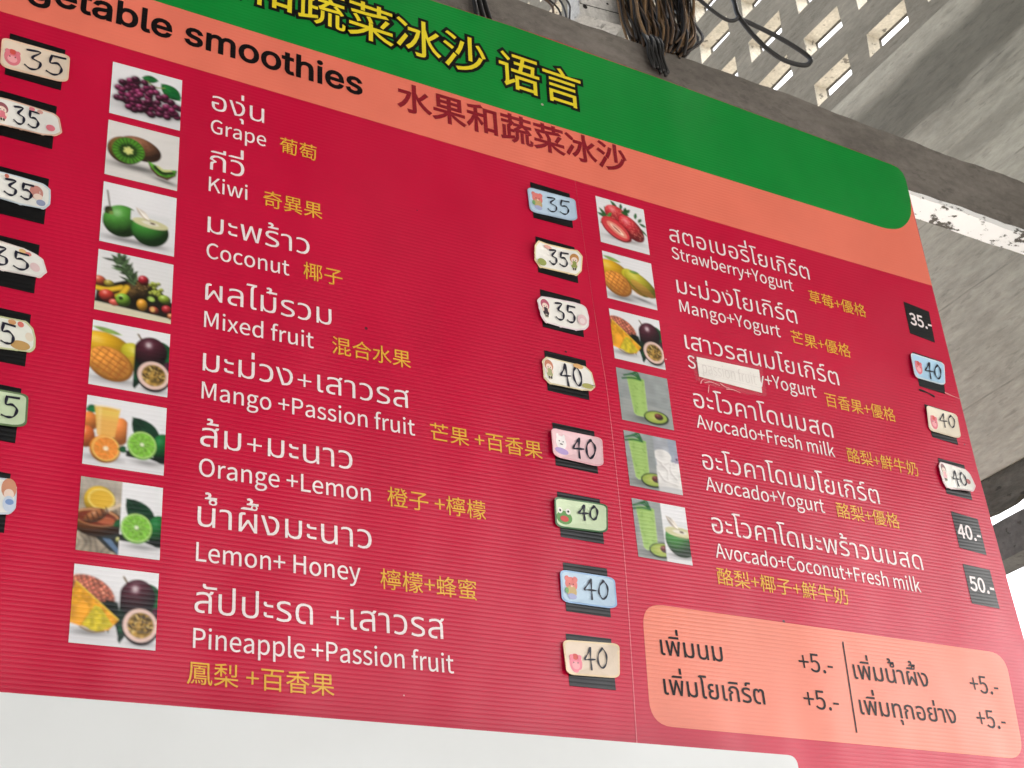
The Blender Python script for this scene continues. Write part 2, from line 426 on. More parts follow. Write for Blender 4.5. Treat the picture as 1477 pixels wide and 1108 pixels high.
mx = n.new('ShaderNodeMix'); mx.data_type = 'RGBA'; l.new(mr.outputs[0], mx.inputs[0]); mx.inputs[6].default_value = (0.93, 0.93, 0.92, 1); mx.inputs[7].default_value = (0.11, 0.10, 0.085, 1)
l.new(mx.outputs[2], b.inputs['Base Color'])
bp = n.new('ShaderNodeBump'); bp.inputs['Distance'].default_value = 0.003; bp.invert = True; l.new(mr.outputs[0], bp.inputs['Height']); l.new(bp.outputs[0], b.inputs['Normal'])
M_peel = m
beam_strip('white_painted_strip', [(x, y + 0.004) for x, y in BM], [(x, y + 0.07) for x, y in BM], 0.112, 0.38, M_peel, 0.010, 8)

# ---------------------------------------------------------------- lettering: glyph outlines in thousandths of an em
GLYPHS = r"""ก|416|53 0 0 132 5 37 14 26 49 28 1 2 -76 29 0 23 18 53 54 41 84 16 78 -14 33 -17 25 -25 16 -33 6 -42 0 -256 -62 0 0 250 -7 39 -21 27 -31 15 -38 5 -38 -5 -29 -13 -19 -20 -6 -25 75 -37 -6 -34 -45 -16 -14 -22 -5 -32 0 -132
ค|426|56 0 0 243 10 62 28 45 48 28 71 9 71 -9 49 -28 27 -45 10 -62 0 -243 -62 0 0 243 -6 40 -18 29 -30 18 -42 6 -41 -6 -29 -18 -18 -29 -6 -40 0 -77 2 -1 37 36 63 8 23 0 0 -50 -23 0 -64 -12 -30 -31 -8 -42 0 -74
ง|372|119 0 -119 380 62 0 103 -327 8 0 33 8 27 21 31 58 9 69 -6 51 -20 39 -31 25 -41 8 -17 -1 -14 -4 -16 50 28 5 23 1 62 -10 47 -29 36 -59 11 -78 -17 -96 -41 -67 -50 -32 -74 -12
ด|427|186 -7 -50 7 -37 19 -27 31 -18 39 -12 98 12 98 34 61 55 32 69 9 91 -16 30 -20 21 -26 17 -72 0 -253 -61 0 0 248 -5 37 -17 28 -29 17 -45 6 -57 -12 -22 -17 -17 -27 -15 -93 8 -73 28 -51 24 -14 33 -5 19 2 17 4 7 -48 -26 -7
ต|441|191 -7 -52 7 -38 20 -27 31 -18 42 -12 105 13 109 15 36 22 25 28 14 33 5 42 -8 24 -28 2 0 25 28 43 8 40 -6 29 -18 19 -30 6 -43 0 -290 -62 0 0 289 -12 37 -29 10 -30 -10 -11 -32 -39 0 -15 33 -26 9 -24 -8 -18 -25 -14 -106 8 -82 27 -52 25 -14 33 -5 23 2 18 3 6 -47 -25 -7
ท|422|58 0 0 380 43 0 11 -60 3 0 17 28 26 21 35 13 41 5 71 -14 26 -18 19 -26 16 -75 0 -254 -62 0 0 250 -5 37 -15 26 -26 17 -36 5 -56 -15 -34 -42 -12 -58 0 -220
น|425|187 -7 -70 14 -26 18 -19 26 -16 75 0 254 62 0 0 -250 5 -37 16 -26 26 -17 35 -5 43 8 33 23 20 37 6 47 0 220 62 0 0 -380 -51 0 -3 56 -3 0 -18 -25 -26 -20 -34 -14
บ|419|209 -7 -70 9 -47 29 -27 45 -9 61 0 243 62 0 0 -243 5 -41 17 -29 28 -17 41 -6 41 6 28 17 17 29 6 41 0 243 62 0 0 -243 -9 -61 -27 -45 -47 -29
ป|420|209 -7 -70 9 -47 29 -27 45 -9 61 0 243 62 0 0 -243 5 -41 17 -29 28 -17 41 -6 41 6 28 17 17 29 6 41 0 380 62 0 0 -380 -9 -61 -27 -45 -47 -29
ผ|449|60 0 0 313 11 46 31 22 40 6 20 -2 21 -6 -8 -47 -13 3 -12 1 -23 -8 -7 -24 0 -107 0 -45 -3 -56 3 0 26 51 22 39 37 62 38 0 37 -62 20 -33 15 -29 13 -28 3 0 -3 56 0 45 0 183 60 0 0 -380 -54 0 -108 182 -3 0 -109 -182
พ|482|97 0 -69 380 64 0 27 -165 7 -52 8 -76 2 0 12 54 11 42 10 34 46 163 51 0 47 -163 9 -34 11 -42 12 -54 3 0 8 76 7 52 27 165 64 0 -69 -380 -60 0 -64 207 -10 36 -8 49 -3 0 -6 -35 -7 -27 -7 -23 -63 -207
ม|426|239 -7 -76 18 -28 21 -16 28 -3 0 -4 -60 -50 0 0 380 61 0 0 -220 13 -60 35 -41 56 -14 35 5 26 17 15 26 5 37 0 250 62 0 0 -254 -16 -75 -19 -26 -26 -18
ย|412|202 -6 -89 14 -29 18 -20 23 -15 63 10 51 23 28 30 11 0 3 -29 14 -26 27 -10 44 11 46 36 35 66 14 35 -3 28 -8 -11 -47 -20 5 -26 2 -43 -13 -13 -36 12 -37 31 -17 40 -4 13 0 0 -45 -13 0 -62 -15 -14 -20 -5 -30 8 -37 27 -26 55 -10 56 10 28 28 8 44 0 254 62 0 0 -250 -10 -62 -27 -42 -48 -24
ร|338|163 -7 -76 8 -59 19 18 50 33 -12 41 -10 44 -4 61 14 19 17 6 23 -9 28 -27 21 -46 19 -74 29 -46 38 -15 54 15 52 49 35 84 13 63 -6 46 -16 0 -52 -30 11 -38 9 -43 3 -66 -14 -19 -32 9 -26 30 -20 57 -22 61 -26 44 -36 16 -56 -14 -54 -47 -41
ล|396|279 0 0 253 -5 39 -16 25 -27 15 -41 4 -66 -9 -60 -26 0 58 54 19 78 9 63 -8 45 -24 27 -41 9 -57 0 -257;160 -7 -54 7 -40 21 -24 34 -8 47 10 51 32 38 55 24 81 12 79 5 0 -51 -70 -5 -60 -8 -38 -14 -20 -21 -7 -30 5 -27 15 -18 55 -15 22 2 19 4 9 -46 -29 -8
ว|341|132 -7 -52 6 -54 20 20 48 34 -16 46 -7 45 10 35 28 21 46 7 63 -7 62 -22 46 -37 27 -54 10 -45 -5 -40 -15 0 52 44 15 48 4 57 -6 45 -19 33 -29 23 -39 14 -47 5 -56 -11 -82 -31 -63 -51 -40
ส|397|279 0 0 253 -5 39 -16 25 -27 15 -41 4 -66 -9 -60 -26 0 58 54 19 78 9 62 -8 39 -31 33 -35 10 -56 0 -257;160 -7 -54 7 -40 21 -24 34 -8 47 10 51 32 38 55 24 81 12 79 5 0 -51 -70 -5 -60 -8 -38 -14 -20 -21 -7 -30 5 -27 15 -18 55 -15 22 2 19 4 9 -46 -29 -8;295 327 -35 32 34 14 16 32 60 0 -10 -38 -27 -26
อ|398|191 -7 -66 10 -46 29 -28 51 -9 72 1 31 2 32 146 0 0 -49 -88 0 0 -14 10 -68 29 -34 47 -10 54 12 21 16 15 27 12 89 -11 84 -14 29 -22 20 -69 16 -43 -4 -40 -11 -38 -19 0 58 34 13 44 10 51 4 55 -6 44 -19 33 -29 22 -40 17 -106 -16 -104 -20 -39 -31 -28 -42 -17
ะ|234|106 239 -46 8 -25 22 -8 29 3 22 8 18 52 -8 -3 -10 -2 -12 5 -15 18 -6 99 0 0 -48;106 44 -46 9 -25 22 -8 29 3 22 8 18 52 -8 -3 -10 -2 -12 5 -15 18 -6 99 0 0 -49
ั|0|-150 440 -46 9 -26 21 -8 28 4 22 8 20 52 -9 -3 -9 -2 -12 6 -16 19 -6 175 0 0 -48
า|282|164 0 0 270 -4 29 -12 21 -21 12 -31 4 -47 -7 -42 -18 0 55 39 14 61 7 63 -10 41 -35 14 -63 0 -279
ำ|282|164 0 0 270 -4 29 -12 21 -21 12 -31 4 -47 -7 -42 -18 0 55 39 14 61 7 63 -10 41 -35 14 -63 0 -279;-111 424 -55 16 -15 20 -5 26 5 27 15 20 55 16 56 -16 15 -20 5 -27 -5 -26 -15 -20;-111 456 25 9 9 21 -9 22 -25 8 -25 -8 -8 -22 8 -21
ิ|0|-356 440 0 27 50 23 244 0 0 -50
ี|0|-356 440 0 27 50 23 244 0 0 -50;-119 467 0 79 58 0 0 -79
ึ|0|-356 440 0 27 50 23 138 0 -9 -18 -4 14 -1 11 17 42 46 16 49 -17 17 -41 -16 -40 -19 -13 -27 -4;-117 470 21 8 8 19 -8 20 -22 7 -21 -7 -8 -19 7 -19
ุ|0|-117 -181 0 74 -4 13 -11 4 -8 -1 -7 -2 -5 42 23 5 19 2 36 -12 12 -31 0 -94
เ|205|142 -7 -36 6 -28 22 -11 45 0 314 61 0 0 -306 7 -23 22 -7 14 1 13 4 8 -46 -26 -8
โ|214|76 311 0 136 -5 35 -14 24 -23 14 -28 4 0 27 52 22 185 0 0 -49 -141 0 -1 -3 26 -31 11 -55 0 -124;152 -7 -36 6 -29 22 -11 45 0 314 62 0 0 -306 7 -23 22 -7 13 1 13 4 9 -46 -26 -8
ไ|211|76 311 0 124 5 42 13 27 18 17 0 3 -121 0 16 49 195 0 0 -49 -45 -16 -14 -24 -5 -37 0 -136;152 -7 -36 6 -29 22 -11 45 0 314 62 0 0 -306 7 -23 22 -7 13 1 13 4 9 -46 -26 -8
่|0|-123 440 0 147 61 0 0 -147
้|0|-255 440 0 31 28 8 25 14 9 21 -5 14 -16 6 -15 -3 -12 -5 -14 38 31 15 27 4 43 -16 16 -39 -10 -33 -23 -23 -7 17 138 0 0 -49
์|0|-175 420 -8 20 -4 24 7 27 22 21 44 9 95 0 0 -48 -79 0 -22 -5 -8 -18 1 -10 5 -11
優|1000|422 355 -46 -56 -60 -46 46 -39 63 53 47 60;773 331 114 -118 50 30 -50 59 -66 57;554 379 103 -80 45 33 -64 53 253 0 0 -87 69 0 0 135 -94 0 0 253 -228 0 21 52 283 0 0 57 -621 0 0 -57 258 0 -13 -52 -174 0 0 -253 -99 0 0 -135 65 0 0 87 205 0;460 560 335 0 0 -43 -335 0;460 599 0 43 335 0 0 -43;460 477 335 0 0 -44 -335 0;481 358 0 -63 8 -42 29 -20 -99 -73 -141 -64 44 -47 118 57 106 -78 -126 -32 -147 -22 37 -56 169 30 143 43 146 -47 161 -28 43 63 -139 18 -127 30 94 61 68 73 -48 26 -13 -3 -255 0 46 43 118 0 41 6 23 22 10 45 -51 17 -8 -36 -24 -8 -123 0 -33 4 -7 18 0 63;626 56 -71 37 -58 43 263 0 -58 -43;233 835 -93 -225 -122 -184 39 -76 95 134 0 -564 72 0 0 699 78 197
冰|1000|40 714 178 -136 47 61 -81 66 -99 63;40 88 65 -47 166 307 -57 46;279 581 0 -74 180 0 -53 -173 -78 -142 -97 -98 49 -61 90 91 75 121 57 150 38 176 -44 12 -13 -2;877 642 -169 -187 -58 207 0 177 -77 0 0 -818 -5 -17 -16 -5 -125 1 30 -78 93 3 59 13 32 29 9 54 0 433 68 -171 89 -141 116 -105 53 64 -97 72 -80 98 -65 119 106 100 101 111
合|1000|517 843 -127 -146 -164 -125 -186 -93 54 -66 154 81 0 -50 505 0 0 67 163 -89 53 68 -153 73 -140 90 -125 111 32 45;277 513 122 92 107 105 118 -108 125 -89;196 324 0 -402 76 0 0 56 466 0 0 -52 79 0 0 398;272 48 0 208 466 0 0 -208
和|1000|531 747 0 -782 73 0 0 82 223 0 0 -75 76 0 0 775;604 119 0 556 223 0 0 -556;439 831 -173 -48 -206 -36 21 -60 166 24 0 -167 -197 0 0 -70 178 0 -90 -188 -112 -152 41 -70 96 133 84 169 0 -444 74 0 0 441 122 -171 46 62 -168 195 0 25 175 0 0 70 -175 0 0 182 168 46
奇|1000|53 444 0 -68 682 0 0 -364 -5 -17 -21 -5 -166 1 28 -71 118 1 75 10 38 28 10 52 0 365 138 0 0 68;472 841 -14 -94 -355 0 0 -67 332 0 -63 -79 -111 -55 -174 -36 34 -59 163 34 114 49 76 67 357 -148 55 54 -378 151 9 22 385 0 0 67 -366 0 13 94;227 234 257 0 0 -137 -257 0;156 295 0 -325 71 0 0 66 329 0 0 259
奶|1000|394 768 0 -69 113 0 -6 -205 -25 -202 -56 -182 -102 -144 55 -49 92 120 59 147 35 165 16 175 6 175 155 0 -60 -288 182 0 -23 -291 -32 -109 -42 -13 -139 6 22 -73 146 -2 43 9 31 25 40 135 26 348 2 35 -168 0 57 287;203 567 112 0 -26 -178 -43 -149 -100 79;65 296 151 -123 -80 -114 -100 -76 46 -61 105 83 83 114 51 -61 47 59 -65 72 57 194 30 249 -44 6 -14 -1 -116 0 30 201 -71 4 -30 -205 -99 0 0 -70 86 0
子|1000|465 540 0 -145 -414 0 0 -75 414 0 0 -300 -6 -18 -21 -6 -177 2 32 -78 121 3 77 11 41 28 11 57 0 301 410 0 0 75 -410 0 0 106 175 107 155 126 -57 43 -17 -5 -648 0 0 -74 565 0 -121 -86
果|1000|159 792 0 -398 302 0 0 -85 -399 0 0 -69 338 0 -105 -91 -126 -78 -133 -56 52 -62 134 64 129 87 110 104 0 -288 79 0 0 293 113 -102 129 -88 132 -65 51 63 -194 91 -170 128 338 0 0 69 -399 0 0 85 308 0 0 398;236 563 225 0 0 -104 -225 0;540 563 227 0 0 -104 -227 0;236 727 225 0 0 -102 -225 0;540 727 227 0 0 -102 -227 0
格|1000|575 667 219 0 -52 -90 -67 -81 -64 75 -48 77;202 840 0 -214 -150 0 0 -71 141 0 -69 -210 -96 -170 39 -66 72 126 63 162 0 -476 71 0 0 504 82 -126 45 57 -127 155 0 44 114 0 -24 -20 59 -51 99 106 105 -140 -137 -95 -148 -64 43 -61 78 32 0 -343 70 0 0 44 279 0 0 -40 73 0 0 347 46 -18 47 63 -137 57 -114 77 95 121 68 143 -47 22 -14 -3 -216 0 42 90 -72 19 -76 -147 -103 -124 0 56 -130 0 0 214;532 29 0 193 279 0 0 -193;511 287 86 52 79 62 80 -61 91 -53
梨|1000|606 791 0 -341 71 0 0 341;824 831 0 -420 -4 -14 -16 -4 -129 1 23 -67 96 2 62 9 32 25 8 47 0 421;460 343 0 -81 -403 0 0 -67 329 0 -161 -117 -188 -82 49 -61 135 61 130 84 109 99 0 -258 76 0 0 256 109 -98 131 -80 139 -57 49 61 -131 46 -124 66 -103 80 339 0 0 67 -409 0 0 81;459 836 -180 -30 -213 -19 18 -56 181 12 0 -88 -208 0 0 -63 176 0 -91 -107 -107 -79 49 -54 95 80 86 105 0 -214 71 0 0 194 132 -104 43 60 -175 116 0 3 185 0 0 63 -185 0 0 96 169 30
椰|1000|294 133 17 -69 234 47 0 -188 64 0 0 201 50 11 -5 59 -45 -8 0 544 46 0 0 66 -340 0 0 -66 47 0 0 -586;425 730 120 0 0 -142 -120 0;425 524 120 0 0 -144 -120 0;425 315 120 0 0 -140 -120 -21;685 798 0 -878 64 0 0 815 118 0 -73 -266 72 -128 22 -100 -5 -50 -16 -35 -29 -8 -57 1 17 -61 64 1 48 19 31 53 9 79 -22 106 -73 131 91 299 -46 25 -10 -3;160 840 0 -193 -110 0 0 -70 108 0 -51 -208 -73 -172 38 -72 47 105 41 133 0 -442 69 0 0 509 61 -139 46 56 -107 190 0 40 94 0 0 70 -94 0 0 193
橙|1000|497 369 293 0 0 -109 -293 0;428 430 0 -231 435 0 0 231;181 840 0 -193 -125 0 0 -70 120 0 -62 -209 -87 -171 37 -68 63 122 54 154 0 -484 68 0 0 502 71 -143 45 57 -116 181 0 59 97 0 0 70 -97 0 0 193;354 649 95 -75 -61 -69 -68 -50 43 -53 77 60 68 79 0 -44 261 0 0 64 -247 0 56 105 39 122 -43 16 -12 -3 -182 0 0 -65 155 0 -50 -108 -92 67;464 165 51 -148 69 22 -55 145;751 191 -80 -174 -341 0 0 -66 623 0 0 66 -205 0 81 151;720 836 -61 -15 74 -195 88 -132 105 -93 48 56 -66 50 -59 61 107 75 -49 49 -91 -79 -36 64 104 81 -48 48 -80 -76
檬|1000|471 512 0 -49 347 0 0 49;362 623 0 -148 61 0 0 94 449 0 0 -94 63 0 0 148;349 409 0 -54 214 0 -106 -48 -113 -35 32 -47 173 70 38 -38 -116 -61 -134 -44 31 -51 129 52 117 66 21 -44 -152 -94 -184 -66 33 -52 168 67 151 92 0 -77 -25 -47 -23 -13 -28 -2 -71 4 18 -62 66 -2 46 6 39 22 35 52 11 78 -16 91 52 23 36 -98 53 -82 69 -59 46 55 -66 49 -51 73 -34 87 110 62 -44 49 -192 -109 -34 53 -48 49 44 31 307 0 0 54;716 841 0 -77 -155 0 0 77 -67 0 0 -77 -143 0 0 -57 143 0 0 -65 67 0 0 65 155 0 0 -65 68 0 0 65 170 0 0 57 -170 0 0 77;166 840 0 -212 -113 0 0 -70 110 0 -53 -211 -77 -175 39 -64 50 106 44 132 0 -425 67 0 0 501 65 -131 43 61 -108 170 0 36 94 0 0 70 -94 0 0 212
檸|1000|504 627 0 -72 7 -44 28 -22 56 -6 133 0 40 7 23 25 10 50 -49 20 -7 -42 -25 -9 -121 0 -32 4 -7 17 0 72;563 661 107 -101 35 38 -108 96;440 624 -39 -57 -49 -49 49 -35 49 55 38 59;769 622 100 -127 51 27 -101 122;589 826 31 -69 -274 0 0 -146 66 0 0 87 459 0 0 -87 68 0 0 146 -244 0 -41 86;343 187 0 -57 280 0 0 -128 -2 -10 -13 -4 -106 1 21 -63 82 1 52 9 28 23 6 41 0 130 244 0 0 57;398 444 0 -147 -83 0 0 -59 645 0 0 59 -66 0 0 147;459 297 0 95 88 0 0 -95;599 297 0 95 89 0 0 -95;741 297 0 95 90 0 0 -95;167 840 0 -193 -113 0 0 -70 103 0 -53 -203 -72 -165 34 -73 55 123 46 155 0 -493 62 0 0 497 64 -140 37 57 -101 176 0 66 92 0 0 70 -92 0 0 193
水|1000|71 584 0 -76 246 0 -65 -181 -95 -146 -118 -105 61 -58 101 91 87 123 70 154 49 182 -49 19 -14 -3;817 652 -90 -112 -104 -107 -81 163 0 242 -80 0 0 -816 -5 -17 -17 -5 -126 1 29 -82 96 3 61 13 32 30 10 58 0 422 104 -171 126 -145 147 -105 56 69 -116 71 -106 97 -93 116 114 107 111 120
沙|1000|420 670 -51 -182 -73 -152 67 -39 74 163 58 196;755 660 83 -144 55 -137 69 31 -57 135 -86 143;824 384 -57 -122 -81 -100 -104 -79 -129 -60 -155 -41 42 -69 163 48 135 68 110 88 85 110 61 133;583 832 0 -604 77 0 0 604;91 774 104 -54 85 -58 45 61 -88 56 -104 49;37 499 184 -109 43 62 -85 53 -101 49;70 -16 64 -50 178 324 -56 48 -94 -174
混|1000|424 585 376 0 0 -93 -376 0;424 736 376 0 0 -92 -376 0;353 798 0 -369 522 0 0 369;90 774 182 -115 46 60 -183 106;43 499 177 -111 44 59 -178 104;67 -16 64 -51 181 324 -54 49;350 -83 267 76 -11 63 -173 -39 0 182 173 0 0 67 -173 0 0 121 -73 0 0 -341 -12 -37 -26 -16;646 383 0 -346 8 -61 31 -31 61 -9 123 0 54 13 29 49 13 95 -65 30 -9 -98 -29 -21 -107 0 -30 6 -7 28 0 116 122 53 110 61 -53 57 -179 -104 0 162
牛|1000|472 840 0 -183 -212 0 49 141 -77 15 -45 -133 -61 -122 -74 -100 71 -40 104 166 245 0 0 -239 -420 0 0 -74 420 0 0 -350 79 0 0 350 399 0 0 74 -399 0 0 239 343 0 0 73 -343 0 0 183
異|1000|583 43 301 -125 62 55 -314 121;357 92 -133 -64 -163 -53 48 -56 167 55 149 73;151 800 0 -354 143 0 0 -95 -177 0 0 -66 177 0 0 -115 -240 0 0 -66 895 0 0 66 -242 0 0 115 183 0 0 66 -183 0 0 95 145 0 0 354;370 170 0 115 261 0 0 -115;370 351 0 95 261 0 0 -95;224 596 236 0 0 -91 -236 0;533 596 244 0 0 -91 -244 0;224 741 236 0 0 -89 -236 0;533 741 244 0 0 -89 -244 0
百|1000|177 563 0 -644 76 0 0 65 506 0 0 -65 78 0 0 644 -340 0 39 150 401 0 0 73 -873 0 0 -73 385 0 -29 -150;253 241 506 0 0 -187 -506 0;253 310 0 183 506 0 0 -183
芒|1000|644 840 0 -97 -291 0 0 97 -74 0 0 -97 -223 0 0 -71 223 0 0 -114 74 0 0 114 291 0 0 -114 75 0 0 114 227 0 0 71 -227 0 0 97;405 569 79 -73 62 -75 -461 0 0 -71 108 0 0 -369 670 0 0 73 -592 0 0 296 639 0 0 71 -350 0 48 38 -64 74 -87 75
草|1000|244 399 510 0 0 -88 -510 0;244 542 510 0 0 -86 -510 0;172 602 0 -351 287 0 0 -97 -403 0 0 -68 403 0 0 -164 75 0 0 164 413 0 0 68 -413 0 0 97 296 0 0 351;62 766 0 -68 229 0 0 -77 73 0 0 77 270 0 0 -77 73 0 0 77 234 0 0 68 -234 0 0 74 -73 0 0 -74 -270 0 0 74 -73 0 0 -74
莓|1000|421 379 147 -86 -289 0 11 127 474 0 -5 -127 -176 0 35 38 -158 89;404 189 94 -45 77 -51 -318 0 15 137 172 0;444 230 311 0 -12 -137 -166 0 40 45 -78 49;222 478 -15 -185 -154 0 0 -63 148 0 -24 -195 555 0 -16 -38 -37 -13 -124 6 19 -59 136 -2 39 9 30 24 27 73 116 0 0 58 -107 0 12 137 123 0 0 63 -120 0 7 151 0 34;57 766 0 -64 231 0 0 -44 -62 10 -71 -123 -112 -119 56 -47 77 78 61 83 692 0 0 62 -655 0 20 37 67 0 0 63 279 0 0 -63 73 0 0 63 233 0 0 64 -233 0 0 74 -73 0 0 -74 -279 0 0 74 -73 0 0 -74
菜|1000|811 645 -326 -45 -394 -21 17 -65 405 21 358 51;136 462 54 -76 35 -74 67 29 -37 73 -56 75;412 489 38 -73 21 -69 71 24 -24 68 -40 71;807 526 -113 -194 58 -27 131 193;629 840 0 -70 -259 0 0 70 -76 0 0 -70 -233 0 0 -67 233 0 0 -80 76 0 0 80 259 0 0 -69 76 0 0 69 237 0 0 67 -237 0 0 70;459 341 0 -77 -401 0 0 -68 333 0 -165 -114 -192 -78 52 -65 134 58 129 79 110 95 0 -251 78 0 0 253 108 -94 129 -78 137 -56 51 66 -132 44 -125 64 -104 77 345 0 0 68 -409 0 0 77
萄|1000|185 177 0 -174 509 0 0 174 -69 0 0 -115 -151 0 0 149 276 0 0 59 -276 0 0 105 235 0 0 57 -395 0 28 57 -62 17 -50 -96 -65 -81 56 -33 60 79 124 0 0 -105 -291 0 0 -59 291 0 0 -149 -153 0 0 115;214 653 -70 -127 -109 -125 52 -50 76 83 62 88 603 0 -19 -389 -26 -138 -13 -13 -19 -3 -95 4 18 -60 109 -1 37 10 29 27 34 154 19 436 1 37 -641 0 26 54;62 760 0 -67 226 0 0 -70 73 0 0 70 277 0 0 -70 73 0 0 70 230 0 0 67 -230 0 0 80 -73 0 0 -80 -277 0 0 80 -73 0 0 -80
葡|1000|62 771 0 -68 225 0 0 -54 -66 10 -71 -137 -117 -132 62 -44 66 69 0 -27 240 0 0 -54 -216 0 0 -392 65 0 0 127 151 0 0 -123 67 0 0 123 159 0 0 -65 -13 -12 -77 1 21 -51 65 0 42 9 14 9 8 -38 105 1 36 10 29 26 34 156 19 435 1 37 -640 0 18 37 71 0 0 79 276 0 0 -79 73 0 0 79 233 0 0 68 -233 0 0 69 -73 0 0 -69 -276 0 0 69 -73 0 0 -69;531 493 92 -57 -155 0 0 70 -67 0 0 -70 -224 0 60 87 332 0;468 388 251 0 0 48 -78 0 32 29 -96 58 260 0 -18 -384 -27 -135 -13 -13 -19 -3 -69 2 1 15 0 329 -224 0;401 179 0 -64 -151 0 0 64;401 225 -151 0 0 61 151 0;468 179 159 0 0 -64 -159 0;468 225 0 61 159 0 0 -61
蔬|1000|633 267 0 -316 61 0 0 316;783 274 0 -242 5 -58 13 -26 51 -16 43 0 43 8 27 33 9 97 -51 27 -3 -85 -11 -22 -18 -4 -25 0 -15 5 -5 33 0 250;486 274 0 -108 -9 -70 -39 -71 -86 -64 47 -41 77 54 46 62 21 66 5 63 0 109;633 840 0 -70 -271 0 0 70 -74 0 0 -70 -230 0 0 -67 230 0 0 -71 74 0 0 71 271 0 0 -69 74 0 0 69 238 0 0 67 -238 0 0 70;37 31 17 -70 371 97 -7 64 -117 -29 0 171 117 0 0 64 -117 0 0 98 123 144 -44 32 -13 -4 -299 0 0 -64 250 0 -83 -92 0 -365 -79 -19 0 354 -61 0 0 -368;459 301 397 26 27 -42 56 34 -63 85 -84 84 -54 -31 74 -75 -265 -10 109 118 291 0 0 64 -222 0 -51 79 -64 -16 40 -63 -225 0 0 -64 146 0 -87 -95 -47 -28
蜂|1000|480 236 0 -55 165 0 0 -72 -221 0 0 -59 221 0 0 -128 70 0 0 128 234 0 0 59 -234 0 0 72 170 0 0 55 -170 0 0 68 189 0 0 57 -189 0 0 77 -70 0 0 -77 -184 0 0 -57 184 0 0 -68;786 694 -47 -65 -58 -58 -55 53 -43 58 8 12;312 216 29 -114 -80 -14 0 200 133 0 0 120 25 -40 136 50 126 72 118 -69 133 -47 45 59 -129 40 -114 59 85 91 62 111 -45 22 -12 -3 -193 0 36 70 -66 18 -86 -138 -121 -108 0 59 -132 0 0 174 -64 0 0 -174 -126 0 0 -412 57 0 0 46 69 0 0 -211 -161 -26 15 -70 302 58 12 -71 59 16 -57 247;630 532 -113 -63 -123 -43 0 167 55 -43 92 84;129 591 74 0 0 -239 -74 0;256 591 82 0 0 -239 -82 0
蜜|1000|200 623 -43 -72 -57 -64 54 -38 56 70 44 77;708 583 93 -69 70 -71 55 35 -73 71 -93 66;246 271 216 0 0 -93 -216 0;536 271 230 0 0 -93 -230 0;87 12 7 -66 729 26 59 -55 57 42 -94 80 -118 80 116 0 0 211 -307 0 0 56 -74 0 0 -56 -290 0 0 -211 290 0 0 -98;668 86 83 -56 -215 -7 0 96 185 0;687 684 -137 -110 -179 -84 0 139 -65 0 0 -143 1 -18 -236 -59 42 -54 220 62 40 -12 63 -4 213 0 60 9 31 32 14 66 -58 20 -6 -46 -16 -21 -32 -5 -205 0 171 88 136 113;440 826 33 -61 -396 0 0 -157 69 0 0 96 267 0 -38 -34 83 -44 68 -50 43 43 -143 85 427 0 0 -96 71 0 0 157 -368 0 -46 79
言|1000|200 392 0 -62 603 0 0 62;200 542 0 -62 603 0 0 62;190 235 0 -314 74 0 0 42 474 0 0 -39 76 0 0 311;264 27 0 144 474 0 0 -144;412 820 91 -130 -449 0 0 -66 897 0 0 66 -402 0 36 12 -100 140
语|1000|98 767 151 -157 51 54 -154 149;391 624 0 -65 129 0 -34 -137 -166 0 0 -68 638 0 0 68 -118 0 20 201 -53 5 -12 -4 -185 0 24 113 290 0 0 67 -569 0 0 -67 202 0 -23 -113;564 422 32 137 187 0 -14 -137;403 271 0 -351 72 0 0 39 341 0 0 -36 74 0 0 348;475 25 0 179 341 0 0 -179;186 -50 208 155 -20 63 -120 -79 0 438 -209 0 0 -73 139 0 0 -363 -12 -49 -24 -25
酪|1000|49 794 0 -64 129 0 0 -129 -113 0 0 -679 60 0 0 72 274 0 0 -58 62 0 0 359 41 -52 38 21 0 -342 67 0 0 40 225 0 0 -39 69 0 0 345 27 -12 48 59 -115 57 -100 81 82 124 59 144 -44 22 -13 -3 -176 0 33 91 -72 10 -35 -100 -56 -105 -78 -97 0 62 -117 0 0 129 127 0 0 64;607 27 0 191 225 0 0 -191;572 283 145 120 73 -66 81 -54;639 675 174 0 -43 -89 -55 -81 -87 149;590 590 82 -135 -100 -87 -111 -65 0 222 43 -40;125 156 274 0 0 -101 -274 0;125 215 0 83 30 -27 48 61 23 67 6 64 0 74 57 0 0 -154 5 -37 16 -17 32 -5 50 0 7 0 0 -109;232 601 0 129 57 0 0 -129;125 305 0 232 63 0 0 -73 -4 -52 -18 -55;333 537 66 0 0 -165 -14 -2 -39 0 -11 3 -2 11
香|1000|279 110 454 0 0 -94 -454 0;279 166 0 89 454 0 0 -89;205 316 0 -396 74 0 0 36 454 0 0 -34 77 0 0 394;778 833 -289 -48 -351 -28 19 -64 303 21 0 -104 -403 0 0 -68 323 0 -159 -130 -184 -91 50 -61 136 70 129 96 108 112 0 -195 78 0 0 194 112 -106 131 -91 135 -68 49 60 -183 88 -162 122 324 0 0 68 -406 0 0 112 297 51
